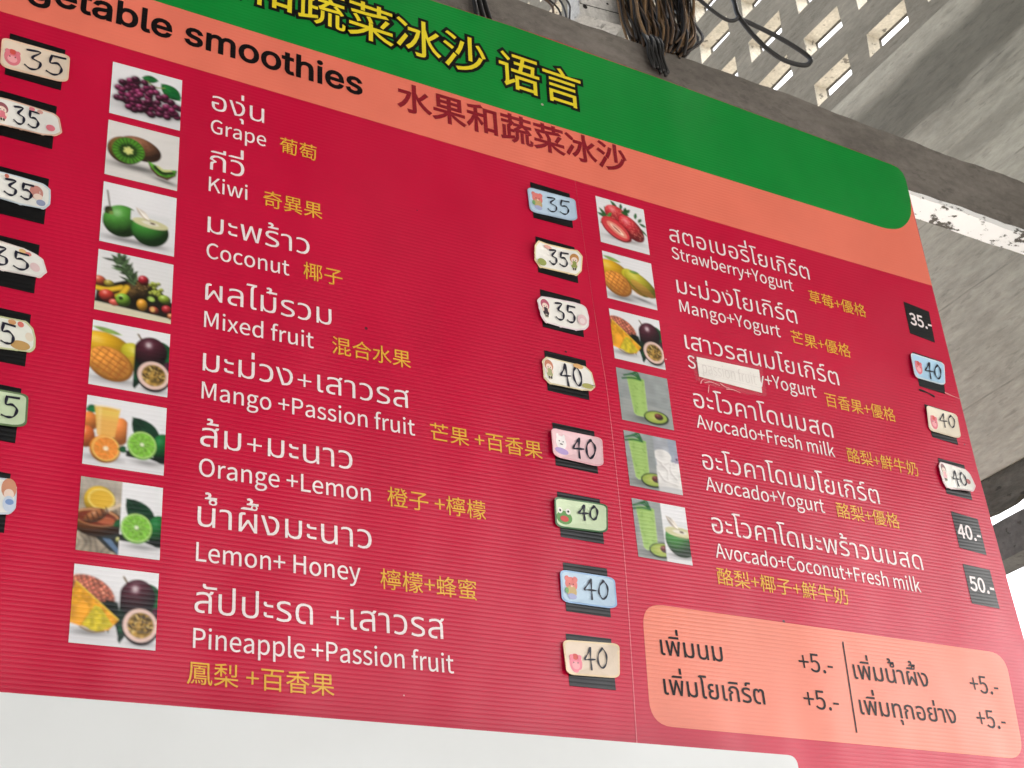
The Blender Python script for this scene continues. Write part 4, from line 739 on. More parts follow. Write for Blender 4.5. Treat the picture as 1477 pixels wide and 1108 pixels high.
def el_passion(P, ox=0.0, sx=1.0):
    X = lambda u: ox + u * sx
    P.shade(X(0.62), 0.93, 0.35 * sx, 0.05, 0.35)
    P.leaf(X(0.75), 0.30, X(1.02), 0.22, 0.12, (22, 92, 48)); P.leaf(X(0.88), 0.18, X(0.98), 0.62, 0.10, (14, 80, 44))
    P.leaf(X(0.02), 0.55, X(0.35), 0.62, 0.09, (18, 82, 46)); P.leaf(X(0.0), 0.35, X(0.1), 0.95, 0.12, (8, 40, 26))
    P.leaf(X(0.05), 0.80, X(0.30), 0.74, 0.06, (10, 66, 38))
    P.ball(X(0.98), 0.62, 0.16 * sx, 0.17, 0, (62, 20, 40), 0.3, 0.1)
    P.line([(X(0.12), 0.10), (X(0.22), 0.18)], 0.025, (120, 105, 80))
    P.ball(X(0.48), 0.36, 0.46 * sx, 0.25, 12, (78, 30, 44), 0.22, 0.75, 0.3, NO2, 0.2, (-0.2, -0.65))
    P.ball(X(0.60), 0.72, 0.46 * sx, 0.235, 4, (60, 26, 36), 0.4, 0.1)
    P.ell(X(0.59), 0.70, 0.435 * sx, 0.215, 4, (226, 196, 186))
    p, q, d = P.loc(X(0.60), 0.70, 0.33 * sx, 0.165, 4)
    pulp = np.array((150, 118, 56.0)) * (0.55 + 0.9 * NO2[..., None])
    P.put(P.soft(d, 0.08), np.clip(pulp, 0, 255))
    r = np.random.default_rng(5)
    for _ in range(26):
        t, rr = r.uniform(0, 6.28), math.sqrt(r.random()) * 0.85
        cx, cy = X(0.60) + math.cos(t) * rr * 0.33 * sx, 0.70 + math.sin(t) * rr * 0.165
        P.ell(cx, cy, 0.022, 0.012, r.uniform(0, 180), (46, 30, 22) if r.random() < 0.6 else (214, 184, 110))

def el_mango(P, sx=1.0):
    P.shade(0.35 * sx, 0.88, 0.4 * sx, 0.06, 0.3)
    P.leaf(0.0, 0.10, 0.42 * sx, 0.16, 0.035, (120, 150, 70))
    P.ball(0.20 * sx, 0.42, 0.42 * sx, 0.25, 14, (214, 164, 30), 0.5, 0.25, 0.4)
    P.ball(0.74 * sx, 0.52, 0.22 * sx, 0.34, -50, (190, 178, 44), 0.5, 0.3, 0.35)
    P.ell(0.70 * sx, 0.62, 0.12 * sx, 0.2, -45, (208, 128, 60), 0.35)
    P.ball(0.28 * sx, 0.64, 0.34 * sx, 0.245, 28, (198, 126, 46), 0.72, 0.1)
    P.ball(0.27 * sx, 0.62, 0.31 * sx, 0.215, 28, (222, 150, 66), 0.8, 0.0, 0.3, NO2, 0.18)
    for k in range(-2, 3):
        t = math.radians(28); ax, ay = math.cos(t), math.sin(t)
        cx, cy = 0.27 * sx - ay * k * 0.075 * sx, 0.62 + ax * k * 0.075
        ln = 0.27 * math.sqrt(max(0, 1 - (k / 3) ** 2))
        P.line([(cx - ax * ln * sx, cy - ay * ln), (cx + ax * ln * sx, cy + ay * ln)], 0.014, (150, 70, 22), 0.75)
        cx, cy = 0.27 * sx + ax * k * 0.10 * sx, 0.62 + ay * k * 0.10
        ln = 0.19 * math.sqrt(max(0, 1 - (k / 3) ** 2))
        P.line([(cx + ay * ln * sx, cy - ax * ln), (cx - ay * ln * sx, cy + ax * ln)], 0.013, (160, 78, 26), 0.7)

def el_lime(P, ox, sx=1.0):
    X = lambda u: ox + u * sx
    P.shade(X(0.55), 0.86, 0.45 * sx, 0.05, 0.3)
    P.leaf(X(0.12), 0.22, X(0.86), 0.62, 0.15, (10, 52, 30))
    P.ball(X(0.95), 0.62, 0.30 * sx, 0.22, 0, (18, 104, 44), 0.15, 0.15)
    P.poly([(X(0.55), 0.78), (X(1.0), 0.72), (X(1.0), 0.84), (X(0.75), 0.81)], (8, 22, 14))
    P.poly([(X(0.0), 0.72), (X(0.3), 0.70), (X(0.3), 0.81), (X(0.0), 0.80)], (14, 22, 16))
    P.ell(X(0.40), 0.615, 0.385 * sx, 0.205, 0, (96, 150, 60))
    P.ell(X(0.40), 0.605, 0.37 * sx, 0.195, 0, (178, 214, 130))
    p, q, d = P.loc(X(0.40), 0.605, 0.335 * sx, 0.175, 0)
    an = np.arctan2(q, p); seg = np.abs(np.sin(an * 5))
    c = np.array((126, 190, 62.0)) * (0.8 + 0.4 * NO3[..., None]) * (0.86 + 0.14 * d[..., None])
    P.put(P.soft(d, 0.09) * np.clip(seg * 5 * d + 0.15, 0, 1), np.clip(c, 0, 255))
    P.ell(X(0.40), 0.60, 0.05 * sx, 0.025, -20, (226, 236, 206))

def el_pineapple(P, sx=1.0):
    P.shade(0.4 * sx, 0.85, 0.45 * sx, 0.05, 0.35)
    p, q, d = P.loc(0.34 * sx, 0.36, 0.56 * sx, 0.22, 22)
    wp, wq = p + 0.12 * (NO1 - 0.5), q + 0.16 * (NO2 - 0.5)
    sc_ = 0.35 + 0.65 * np.abs(np.sin(wp * 17 + wq * 7)) * np.abs(np.sin(wq * 9 - wp * 12)) * (0.5 + NO2)
    c = np.array((168, 96, 78.0)) * (0.35 + 1.0 * sc_[..., None] * (0.6 + 0.8 * NO3[..., None])) * (1.1 - 0.4 * np.clip(q, 0, 1)[..., None])
    P.put(P.soft(d, 0.1), np.clip(c, 0, 255))
    r = np.random.default_rng(8)
    for _ in range(9):
        P.leaf(0.72 * sx, 0.52, (0.72 + r.uniform(-0.1, 0.4)) * sx, 0.52 + r.uniform(-0.16, 0.32), 0.035, (12, r.uniform(36, 74), 34))
    P.poly([(0.70 * sx, 0.42), (0.95 * sx, 0.44), (1.0 * sx, 0.60), (0.98 * sx, 0.86), (0.90 * sx, 0.66), (0.62 * sx, 0.52)], (16, 36, 26))
    P.shade(0.76 * sx, 0.58, 0.22 * sx, 0.18, 0.75)
    sd = P.poly([(0.06 * sx, 0.22), (0.99 * sx, 0.66), (0.80 * sx, 0.80), (0.55 * sx, 0.83), (0.0, 0.74), (0.0, 0.34)], np.clip(np.array((226, 160, 40.0)) * (0.85 + 0.3 * NO2[..., None]), 0, 255))
    P.poly([(0.0, 0.54), (0.25 * sx, 0.45), (0.38 * sx, 0.56), (0.2 * sx, 0.78), (0.0, 0.75)], np.clip(np.array((232, 162, 48.0)) * (0.85 + 0.3 * NO1[..., None]), 0, 255))
    P.poly([(0.24 * sx, 0.76), (0.48 * sx, 0.50), (0.60 * sx, 0.52), (0.88 * sx, 0.74), (0.62 * sx, 0.83), (0.42 * sx, 0.82)], np.clip(np.array((206, 186, 50.0)) * (0.85 + 0.3 * NO2[..., None]), 0, 255))
    P.line([(0.06 * sx, 0.22), (0.99 * sx, 0.66)], 0.018, (232, 196, 70))
    P.line([(0.2 * sx, 0.79), (0.45 * sx, 0.84), (0.7 * sx, 0.82)], 0.02, (120, 80, 34), 0.7)

def el_smoothie(P, dx=0.0, ax=0.68):
    P.a = np.array((150, 156, 156.0)) * (0.92 + 0.12 * NO1[..., None]) * (1.05 - 0.12 * GV[..., None])
    P.put(np.clip((GV - 0.55 - 0.08 * GU) * 40, 0, 1) * 0.4, (172, 174, 170))
    P.shade(0.45 + dx, 0.9, 0.3, 0.08, 0.3)
    sd = P.poly([(0.19 + dx, 0.15), (0.53 + dx, 0.13), (0.52 + dx, 0.82), (0.46 + dx, 0.86), (0.30 + dx, 0.86), (0.25 + dx, 0.82)], (156, 190, 104))
    band = np.clip(sd * 30, 0, 1)
    P.put(np.clip((sd > 0) * (1 - band) * 0.5, 0, 1), (196, 216, 160))
    P.put((sd > 0.02) * np.clip(1 - np.abs(GU - 0.40 - dx) * 9, 0, 1) * 0.45, (176, 208, 120))
    P.put((sd > 0.0) * np.clip(NO2 - 0.72, 0, 1) * 2, (110, 150, 66))
    P.ell(0.36 + dx, 0.145, 0.17, 0.035, 0, (140, 186, 90))
    for x1, y1 in ((0.10, 0.13), (0.14, 0.06), (0.22, 0.03), (0.30, 0.0)):
        P.line([(0.46 + dx, 0.15), ((x1 + 0.46) / 2 + 0.02 + dx, y1 + 0.01), (x1 + dx, y1 + 0.06)], 0.03, (30, 96, 46))
    P.ell(ax, 0.83, 0.245, 0.135, -6, (28, 44, 24))
    p, q, d = P.ell(ax - 0.005, 0.82, 0.215, 0.108, -6, (150, 172, 70))
    P.put(P.soft(d, 0.1) * np.clip(1 - d * 1.1, 0, 1), (196, 196, 110))
    P.ball(ax + 0.05, 0.80, 0.085, 0.062, 0, (110, 44, 38), 0.4, 0.25)

def pic_grape():
    P = Pic()
    P.shade(0.5, 0.80, 0.5, 0.1, 0.25)
    P.leaf(0.42, 0.16, 0.66, 0.14, 0.07, (30, 110, 50)); P.leaf(0.70, 0.18, 0.99, 0.42, 0.12, (24, 100, 44)); P.leaf(0.80, 0.34, 1.0, 0.36, 0.07, (16, 84, 40))
    P.line([(0.5, 0.2), (0.62, 0.28), (0.75, 0.25)], 0.02, (150, 160, 90))
    r = np.random.default_rng(2); pts = []
    while len(pts) < 62:
        u, v = r.uniform(0.06, 0.98), r.uniform(0.22, 0.86)
        top = np.interp(u, [0.06, 0.2, 0.38, 0.6, 0.98], [0.50, 0.26, 0.20, 0.32, 0.56]); bot = np.interp(u, [0.06, 0.25, 0.6, 0.98], [0.66, 0.82, 0.84, 0.80])
        if top < v < bot and all(math.hypot(u - a_, v - b_) > 0.058 for a_, b_ in pts): pts.append((u, v))
        elif r.random() < 0.004: pts.append((u, min(max(v, top), bot)))
    for u, v in pts: P.shade(u, v, 0.06, 0.06, 0.85)
    pts.sort(key=lambda t: r.random())
    for u, v in pts:
        k = r.uniform(0.6, 1.15) * (1.12 - 0.35 * abs(v - 0.45))
        P.ball(u, v, r.uniform(0.050, 0.066), r.uniform(0.05, 0.062), r.uniform(-40, 40), np.array((126, 38, 82)) * k, 0.22, 0.5, 0.28)
    return P
def pic_kiwi():
    P = Pic((224, 221, 218), (216, 213, 210))
    P.put(np.clip(np.sin((GV * 5 + GU * 0.6) * 6.28) * 0.5, 0, 1) * 0.12, (190, 186, 180))
    P.shade(0.45, 0.76, 0.45, 0.07, 0.5); P.shade(0.82, 0.88, 0.22, 0.04, 0.45, 10)
    P.ball(0.46, 0.40, 0.30, 0.205, 14, (140, 92, 66), 0.35, 0.2, 0.4, NO3, 0.3)
    P.ball(0.26, 0.49, 0.25, 0.245, 20, (122, 84, 50), 0.45, 0.05, 0.3, NO3, 0.3)
    P.ell(0.30, 0.48, 0.225, 0.235, 18, (66, 120, 36))
    p, q, d = P.loc(0.30, 0.48, 0.21, 0.222, 18)
    an = np.arctan2(q, p)
    c = np.array((82, 146, 44.0)) * (0.85 + 0.25 * np.sin(an * 22)[..., None] * d[..., None]) * (0.9 + 0.2 * NO2[..., None])
    P.put(P.soft(d, 0.1), np.clip(c, 0, 255))
    ring = np.exp(-((d - 0.46) / 0.14) ** 2) * (0.75 + 0.35 * np.sin(an * 15))
    P.put(np.clip(ring, 0, 1), (18, 26, 14))
    P.put(np.clip((0.34 - d + 0.05 * np.sin(an * 6)) * 12, 0, 1), (212, 212, 132))
    P.poly([(0.57, 0.58), (0.80, 0.68), (0.99, 0.63), (0.97, 0.74), (0.86, 0.85), (0.72, 0.82), (0.62, 0.72)], (80, 50, 34))
    P.poly([(0.57, 0.58), (0.80, 0.67), (0.985, 0.63), (0.95, 0.74), (0.84, 0.81), (0.72, 0.78), (0.63, 0.69)], np.clip(np.array((84, 150, 46.0)) * (0.75 + 0.5 * NO2[..., None]), 0, 255))
    P.line([(0.68, 0.66), (0.78, 0.74), (0.92, 0.70)], 0.05, (22, 34, 16), 0.8)
    P.line([(0.72, 0.64), (0.80, 0.69), (0.9, 0.66)], 0.035, (206, 208, 140))
    return P
def el_cutcoco(P, cx=0.66, cy=0.66, s=1.0):
    P.shade(cx, cy + 0.24 * s, 0.26 * s, 0.05, 0.4)
    P.ball(cx, cy, 0.255 * s, 0.255 * s, 0, (64, 142, 54), 0.3, 0.2, 0.4)
    P.poly([(cx - 0.27 * s, cy - 0.28 * s), (cx + 0.27 * s, cy - 0.28 * s), (cx + 0.27 * s, cy - 0.12 * s), (cx - 0.27 * s, cy - 0.12 * s)], (222, 223, 225))
    P.ell(cx, cy - 0.12 * s, 0.245 * s, 0.075 * s, 3, (206, 202, 158))
    P.ell(cx, cy - 0.125 * s, 0.12 * s, 0.03 * s, 3, (226, 222, 206))
    P.ell(cx + 0.03 * s, cy - 0.13 * s, 0.035 * s, 0.016 * s, 3, (96, 80, 60))
    P.leaf(cx - 0.02 * s, cy - 0.17 * s, cx - 0.2 * s, cy - 0.34 * s, 0.05 * s, (214, 206, 196)); P.line([(cx - 0.2 * s, cy - 0.34 * s), (cx - 0.1 * s, cy - 0.2 * s), (cx, cy - 0.16 * s)], 0.012, (150, 130, 110), 0.7)
def pic_coconut():
    P = Pic()
    P.shade(0.3, 0.90, 0.3, 0.05, 0.35)
    P.line([(0.06, 0.14), (0.10, 0.36), (0.13, 0.48)], 0.018, (70, 66, 50))
    P.ball(0.28, 0.60, 0.255, 0.27, 35, (78, 150, 58), 0.28, 0.35, 0.4, NO2, 0.12)
    P.ell(0.09, 0.46, 0.055, 0.065, 20, (58, 66, 34)); P.ell(0.07, 0.44, 0.03, 0.03, 0, (30, 36, 22)); P.ell(0.13, 0.5, 0.03, 0.03, 0, (120, 140, 70))
    el_cutcoco(P)
    return P
def pic_mixed():
    P = Pic((224, 224, 226), (218, 216, 210))
    P.poly([(0, 0.86), (1, 0.90), (1, 1), (0, 1)], (214, 206, 180))
    P.poly([(0.02, 0.62), (0.4, 0.42), (0.62, 0.36), (0.85, 0.5), (1, 0.66), (1, 0.92), (0, 0.86)], (26, 22, 16))
    r = np.random.default_rng(4)
    P.ball(0.52, 0.58, 0.16, 0.17, 20, (92, 70, 40), 0.3, 0.1, 0.3, NO2, 0.9)
    for k in range(64):
        t = r.random() ** 0.8; bx, by = 0.52 - 0.24 * t, 0.50 - 0.38 * t
        P.leaf(bx, by, bx - 0.10 + r.uniform(-0.14, 0.20), by - 0.12 + r.uniform(-0.07, 0.12), 0.019, np.array((52, 70, 44)) * r.uniform(0.5, 1.5))
    P.ball(0.04, 0.52, 0.09, 0.085, 0, (204, 92, 62)); P.ball(0.17, 0.54, 0.07, 0.06, 10, (176, 160, 60))
    for a_, b_ in (((0.0, 0.64), (0.33, 0.56)), ((0.28, 0.72), (0.40, 0.54))):
        P.line([a_, ((a_[0] + b_[0]) / 2, (a_[1] + b_[1]) / 2 + 0.04), b_], 0.085, (170, 130, 30)); P.line([a_, ((a_[0] + b_[0]) / 2, (a_[1] + b_[1]) / 2 + 0.03), b_], 0.055, (226, 184, 52))
    P.ball(0.15, 0.74, 0.105, 0.10, 0, (204, 66, 54)); P.ball(0.25, 0.83, 0.07, 0.055, 0, (224, 96, 82), 0.6)
    P.ball(0.36, 0.76, 0.10, 0.105, 0, (136, 186, 62)); P.ell(0.33, 0.74, 0.03, 0.03, 0, (40, 50, 20))
    P.ball(0.61, 0.37, 0.075, 0.08, 0, (182, 34, 48), 0.35, 0.6)
    for _ in range(26): P.ball(r.uniform(0.69, 0.86), r.uniform(0.38, 0.58), 0.028, 0.028, 0, (168, 180, 66), 0.4, 0.4)
    for _ in range(14): P.ball(r.uniform(0.50, 0.70), r.uniform(0.46, 0.56), 0.02, 0.02, 0, (120, 92, 50), 0.3, 0.3)
    P.ball(0.61, 0.78, 0.07, 0.095, 0, (226, 160, 48), 0.5, 0.4); P.ball(0.73, 0.66, 0.06, 0.055, 0, (96, 120, 46)); P.ell(0.73, 0.66, 0.04, 0.034, 0, (168, 196, 96))
    P.ball(0.77, 0.83, 0.065, 0.06, 0, (206, 88, 66)); P.ell(0.75, 0.82, 0.03, 0.04, 0, (226, 182, 110)); P.ball(0.90, 0.62, 0.085, 0.075, 0, (150, 178, 56)); P.ball(0.94, 0.78, 0.07, 0.07, 0, (190, 44, 52)); P.ball(0.99, 0.88, 0.04, 0.05, 0, (226, 140, 90))
    return P
def split(fl, fr, at=0.52):
    """Two photographs printed side by side."""
    P = Pic(); P.clip = (GU < at).astype(float); fl(P)
    Q = Pic(); fr(Q)
    P.a = np.where((GU < at)[..., None], P.a, Q.a)
    return P
def pic_orange():
    def left(P):
        P.shade(0.25, 0.88, 0.3, 0.05, 0.3)
        P.leaf(0.0, 0.22, 0.14, 0.16, 0.06, (20, 96, 54))
        P.ball(0.04, 0.38, 0.12, 0.14, 0, (226, 130, 62), 0.6, 0.1); P.ball(0.02, 0.60, 0.11, 0.16, 0, (222, 112, 56), 0.6); P.ball(0.44, 0.46, 0.11, 0.2, 0, (228, 134, 66), 0.6, 0.1)
        sd = P.poly([(0.10, 0.13), (0.42, 0.13), (0.37, 0.56), (0.15, 0.56)], (232, 176, 92))
        P.put((sd > 0) * np.clip((0.35 - GV) * 8, 0, 1), (232, 196, 96)); P.ell(0.26, 0.145, 0.16, 0.03, 0, (236, 222, 190)); P.ell(0.26, 0.16, 0.145, 0.022, 0, (228, 182, 84))
        P.put((sd > 0) * np.clip(1 - np.abs(GU - 0.17) * 30, 0, 1) * 0.5, (246, 222, 170))
        P.ball(0.26, 0.745, 0.19, 0.20, 0, (226, 140, 50), 0.6, 0.1); P.ell(0.27, 0.735, 0.17, 0.18, 0, (238, 196, 110))
        p, q, d = P.loc(0.27, 0.735, 0.15, 0.162, 0)
        an = np.arctan2(q, p); P.put(P.soft(d, 0.08) * np.clip(np.abs(np.sin(an * 5)) * 6 * d + 0.2, 0, 1), np.clip(np.array((232, 140, 58.0)) * (0.9 + 0.2 * NO3[..., None]), 0, 255))
        P.ell(0.27, 0.735, 0.032, 0.032, 0, (242, 222, 190)); P.leaf(0.42, 0.72, 0.54, 0.70, 0.05, (14, 84, 44))
    return split(left, lambda Q: el_lime(Q, 0.52, 0.48))
def pic_honey():
    def left(P):
        P.a = np.array((150, 138, 122.0)) * (0.6 + 0.7 * vnoise(7, 9)[..., None]) * (0.85 + 0.3 * np.abs(np.sin(GU * 40 + NO1 * 5))[..., None])
        P.put(np.clip((0.4 - GV) * 4, 0, 1) * 0.7, (190, 182, 172))
        P.ball(0.24, 0.30, 0.19, 0.20, 0, (212, 172, 46), 0.6, 0.1); P.ell(0.26, 0.275, 0.165, 0.145, 0, (232, 206, 110)); P.ell(0.26, 0.275, 0.14, 0.12, 0, (220, 176, 58))
        P.ball(0.24, 0.60, 0.32, 0.20, 0, (128, 74, 40), 0.35, 0.2); P.ell(0.22, 0.53, 0.27, 0.12, 0, (196, 140, 96)); P.ell(0.22, 0.54, 0.245, 0.10, 0, (122, 52, 34)); P.ell(0.32, 0.56, 0.12, 0.05, 0, (176, 92, 60))
        P.line([(0.30, 0.45), (0.52, 0.30)], 0.045, (208, 188, 164)); P.ball(0.20, 0.52, 0.15, 0.075, -32, (168, 104, 62), 0.4, 0.3)
        for k in range(5): P.line([(0.10 + k * 0.055, 0.52 - k * 0.035), (0.14 + k * 0.055, 0.62 - k * 0.035)], 0.016, (70, 34, 22))
        P.leaf(0.42, 0.62, 0.56, 0.52, 0.05, (16, 84, 44)); P.poly([(0.22, 0.80), (0.52, 0.70), (0.52, 1.0), (0.40, 0.96)], (40, 44, 44)); P.poly([(0.30, 0.80), (0.40, 0.80), (0.52, 0.95), (0.50, 1.0)], (96, 120, 150)); P.ball(0.49, 0.80, 0.03, 0.04, 0, (196, 196, 120))
    return split(left, lambda Q: el_lime(Q, 0.50, 0.50), 0.50)
def pic_straw():
    P = Pic()
    P.shade(0.5, 0.82, 0.42, 0.05, 0.35)
    for x0, y0, x1, y1, w in ((0.44, 0.16, 0.30, 0.01, 0.035), (0.50, 0.16, 0.52, 0.02, 0.03), (0.58, 0.22, 0.70, 0.10, 0.035), (0.56, 0.2, 0.62, 0.08, 0.03), (0.20, 0.42, 0.0, 0.36, 0.035), (0.2, 0.42, 0.05, 0.24, 0.035), (0.22, 0.36, 0.16, 0.18, 0.03), (0.16, 0.46, 0.04, 0.58, 0.03), (0.86, 0.36, 1.0, 0.40, 0.03), (0.86, 0.46, 1.0, 0.60, 0.02), (0.78, 0.28, 0.82, 0.14, 0.03), (0.84, 0.34, 0.92, 0.24, 0.03)):
        P.leaf(x0, y0, x1, y1, w, (34, 84, 40))
    def berry(cx, cy, rx, ry, ang, seed):
        P.ball(cx, cy, rx, ry, ang, (206, 44, 58), 0.5, 0.45, 0.4)
        r = np.random.default_rng(seed)
        for _ in range(70):
            t, rr = r.uniform(0, 6.28), math.sqrt(r.random()) * 0.9; tt = math.radians(ang)
            a_, b_ = math.cos(t) * rr * rx, math.sin(t) * rr * ry
            P.ell(cx + a_ * math.cos(tt) - b_ * math.sin(tt), cy + a_ * math.sin(tt) + b_ * math.cos(tt), 0.008, 0.011, 0, (240, 170, 140), 0.65)
    berry(0.40, 0.30, 0.25, 0.19, 20, 1); berry(0.68, 0.52, 0.31, 0.195, 48, 2)
    P.leaf(0.50, 0.20, 0.66, 0.24, 0.04, (40, 92, 44)); P.leaf(0.20, 0.40, 0.30, 0.28, 0.03, (60, 120, 56))
    P.ball(0.36, 0.63, 0.33, 0.205, 30, (196, 40, 52), 0.6, 0.15); P.ell(0.35, 0.63, 0.29, 0.17, 30, (216, 68, 74)); P.ell(0.37, 0.63, 0.23, 0.09, 34, (234, 146, 128)); P.ell(0.37, 0.63, 0.16, 0.038, 37, (248, 218, 196)); P.ell(0.36, 0.62, 0.10, 0.015, 39, (172, 60, 56))
    return P
def pic_mango2():
    P = Pic()
    P.shade(0.72, 0.86, 0.3, 0.04, 0.4, 10); P.shade(0.3, 0.93, 0.3, 0.04, 0.3)
    el_mango(P, 0.86)
    P.ball(0.72, 0.52, 0.36, 0.18, 34, (186, 176, 48), 0.5, 0.25, 0.45); P.ell(0.74, 0.62, 0.26, 0.09, 32, (214, 128, 84), 0.4)
    P.leaf(0.5, 0.30, 0.72, 0.30, 0.03, (110, 150, 60))
    return P
def pic_avoyog():
    def right(Q):
        Q.a = np.array((168, 172, 180.0)) * (0.9 + 0.2 * NO1[..., None])
        Q.put(np.clip((GU - 0.82) * 30, 0, 1) * 0.5, (140, 152, 176))
        for cx, cy, rx, ry in ((0.80, 0.78, 0.30, 0.30), (0.70, 0.34, 0.17, 0.12), (0.72, 0.48, 0.15, 0.16), (0.92, 0.58, 0.16, 0.16), (0.66, 0.68, 0.17, 0.18)):
            Q.ell(cx, cy, rx, ry, 0, np.clip(np.array((226, 224, 222.0)) * (0.93 + 0.14 * NO1[..., None]), 0, 255))
        for pts in ([(0.58, 0.44), (0.70, 0.50), (0.80, 0.44)], [(0.66, 0.52), (0.76, 0.62), (0.74, 0.76)], [(0.84, 0.48), (0.82, 0.62), (0.92, 0.74)], [(0.58, 0.66), (0.68, 0.80), (0.90, 0.84)]):
            Q.line(pts, 0.035, (196, 192, 190), 0.6); Q.line([(a_ + 0.02, b_ - 0.03) for a_, b_ in pts], 0.03, (240, 238, 236), 0.7)
        Q.poly([(0.95, 0.28), (1.0, 0.26), (1, 0.42), (0.92, 0.44)], (160, 150, 176)); Q.ell(0.97, 0.36, 0.02, 0.02, 0, (40, 34, 40))
        Q.ell(0.82, 0.97, 0.34, 0.08, 0, (196, 196, 198))
    return split(lambda P: el_smoothie(P, -0.12, 0.47), right, 0.55)
def pic_avococo():
    return split(lambda P: el_smoothie(P, -0.13, 0.46), lambda Q: el_cutcoco(Q, 0.84, 0.60, 1.15), 0.53)
def pic_plain(fn, *a_):
    P = Pic(); fn(P, *a_); return P
PICS = {
 'grape': pic_grape, 'kiwi': pic_kiwi, 'coconut': pic_coconut, 'mixed': pic_mixed,
 'mangopassion': lambda: split(lambda P: el_mango(P, 0.9), lambda Q: el_passion(Q, 0.53, 0.47), 0.55),
 'orange': pic_orange, 'honey': pic_honey,
 'pinepassion': lambda: split(lambda P: el_pineapple(P, 0.56), lambda Q: el_passion(Q, 0.53, 0.47), 0.55),
 'straw': pic_straw, 'mango': pic_mango2, 'avo': lambda: pic_plain(el_smoothie), 'avoyog': pic_avoyog, 'avococo': pic_avococo,
}
m, n, l, b = new_mat('printed picture')
ribs(n, l, b, 0.00010)
b.inputs['Roughness'].default_value = 0.3
at = n.new('ShaderNodeAttribute'); at.attribute_name = 'ink'
l.new(at.outputs['Color'], b.inputs['Base Color'])
M_pic = m
GRID = 72
PRINTED = {}
def picture(F, kind, quad, z, parent, label):
    if kind not in PRINTED:
        im = PICS[kind]().a
        im = np.clip(im * (1 + 0.03 * (np.random.default_rng(1).random((N, N, 1)) - 0.5)), 0, 255) / 255
        im = np.where(im <= 0.04045, im / 12.92, ((im + 0.055) / 1.055) ** 2.4)
        k = N // GRID
        PRINTED[kind] = im.reshape(GRID, k, GRID, k, 3).mean((1, 3))
    cell = PRINTED[kind]
    q = [np.array(p) for p in quad]           # TL TR BR BL
    V, Fc = [], []
    for j in range(GRID + 1):
        for i in range(GRID + 1):
            s, t = i / GRID, j / GRID
            p = (q[0] * (1 - s) + q[1] * s) * (1 - t) + (q[3] * (1 - s) + q[2] * s) * t
            V.append(F.p(p[0], p[1], z))
    R_ = GRID + 1
    Fc = [(j * R_ + i, (j + 1) * R_ + i, (j + 1) * R_ + i + 1, j * R_ + i + 1) for j in range(GRID) for i in range(GRID)]
    o = mesh_from('picture', V, Fc, M_pic, parent)
    pad = np.pad(cell, ((1, 1), (1, 1), (0, 0)), 'edge')
    vc = (pad[:-1, :-1] + pad[1:, :-1] + pad[:-1, 1:] + pad[1:, 1:]) / 4
    at_ = o.data.color_attributes.new('ink', 'FLOAT_COLOR', 'POINT')
    at_.data.foreach_set('color', np.concatenate([vc.reshape(-1, 3), np.ones((R_ * R_, 1))], 1).astype(np.float32).ravel())
    o['label'] = label
    return o

# ---------------------------------------------------------------- the menu board
MB = Frame('menu_board', (3.6, 4.75, 0.0))
tag(MB.o, 'large red smoothie menu board with green top band, fruit pictures and price boxes', 'menu board')
RED = lin((196, 4, 56))
M_red = print_mat('red print', RED, 0.30, 0.05, specks=0.9)
M_green = print_mat('green print', lin((0, 136, 50)), 0.30, 0.05, specks=0.6)
M_salmon = print_mat('salmon print', lin((236, 122, 100)), 0.30, 0.04, specks=0.5)
M_black = print_mat('black print', lin((10, 10, 11)), 0.30, 0.05)
M_white = print_mat('white print', lin((240, 228, 228)), 0.32, 0.03)
M_gold = print_mat('gold print', lin((230, 176, 60)), 0.32, 0.04)
M_yellow = print_mat('yellow print', lin((232, 212, 40)), 0.32, 0.04)
M_maroon = print_mat('maroon print', lin((138, 18, 34)), 0.32, 0.04)
M_ink = print_mat('black lettering print', lin((16, 12, 14)), 0.32, 0.03, spec=0.22)
M_edge = plain_mat('cut plastic edge', lin((214, 150, 150)), 0.6)

XL, XR, YB = -3.9, 7.335, 4.75
TOP = [(XL, -1.50), (3.2, -1.503), (4.63, -1.448), (6.49, -1.34), (7.18, -1.298), (7.26, -1.285), (7.31, -1.24), (7.33, -1.17)]
SEAM = [(3.56, -1.495), (3.60, -0.82), (3.63, -0.07), (3.68, 1.31), (3.705, 1.9), (3.69, 3.08), (3.62, 4.39), (3.60, YB)]
RIGHT = [(7.335, 0.03), (7.338, 1.8), (7.374, 2.83), (7.40, 3.35), (7.43, YB)]
def slab(name, F, outline, z0, z1, mat, parent, edge_mat=None):
    """Flat sheet of given outline (board units) and thickness."""
    n_ = len(outline)
    V = [F.p(x, y, z0) for x, y in outline] + [F.p(x, y, z1) for x, y in outline]
    bm = bmesh.new()
    vs_ = [bm.verts.new(v) for v in V]
    f1 = bm.faces.new(vs_[:n_]); f2 = bm.faces.new(vs_[n_:][::-1])
    for i in range(n_):
        f = bm.faces.new((vs_[i], vs_[n_ + i], vs_[n_ + (i + 1) % n_], vs_[(i + 1) % n_]))
        if edge_mat: f.material_index = 1
    bmesh.ops.recalc_face_normals(bm, faces=bm.faces)
    bmesh.ops.triangulate(bm, faces=[f for f in bm.faces if len(f.verts) > 4])
    me = bpy.data.meshes.new(name); bm.to_mesh(me); bm.free()
    me.materials.append(mat)
    if edge_mat: me.materials.append(edge_mat)
    return link(name, me, None, parent)
def sheet(name, F, outline, z, mat, parent):
    vo, _, fo = delaunay_2d_cdt([Vector(p) for p in outline], [], [list(range(len(outline)))], 1, 1e-6, False)[:3]
    return mesh_from(name, [F.p(v.x, v.y, z) for v in vo], [tuple(f) for f in fo], mat, parent)

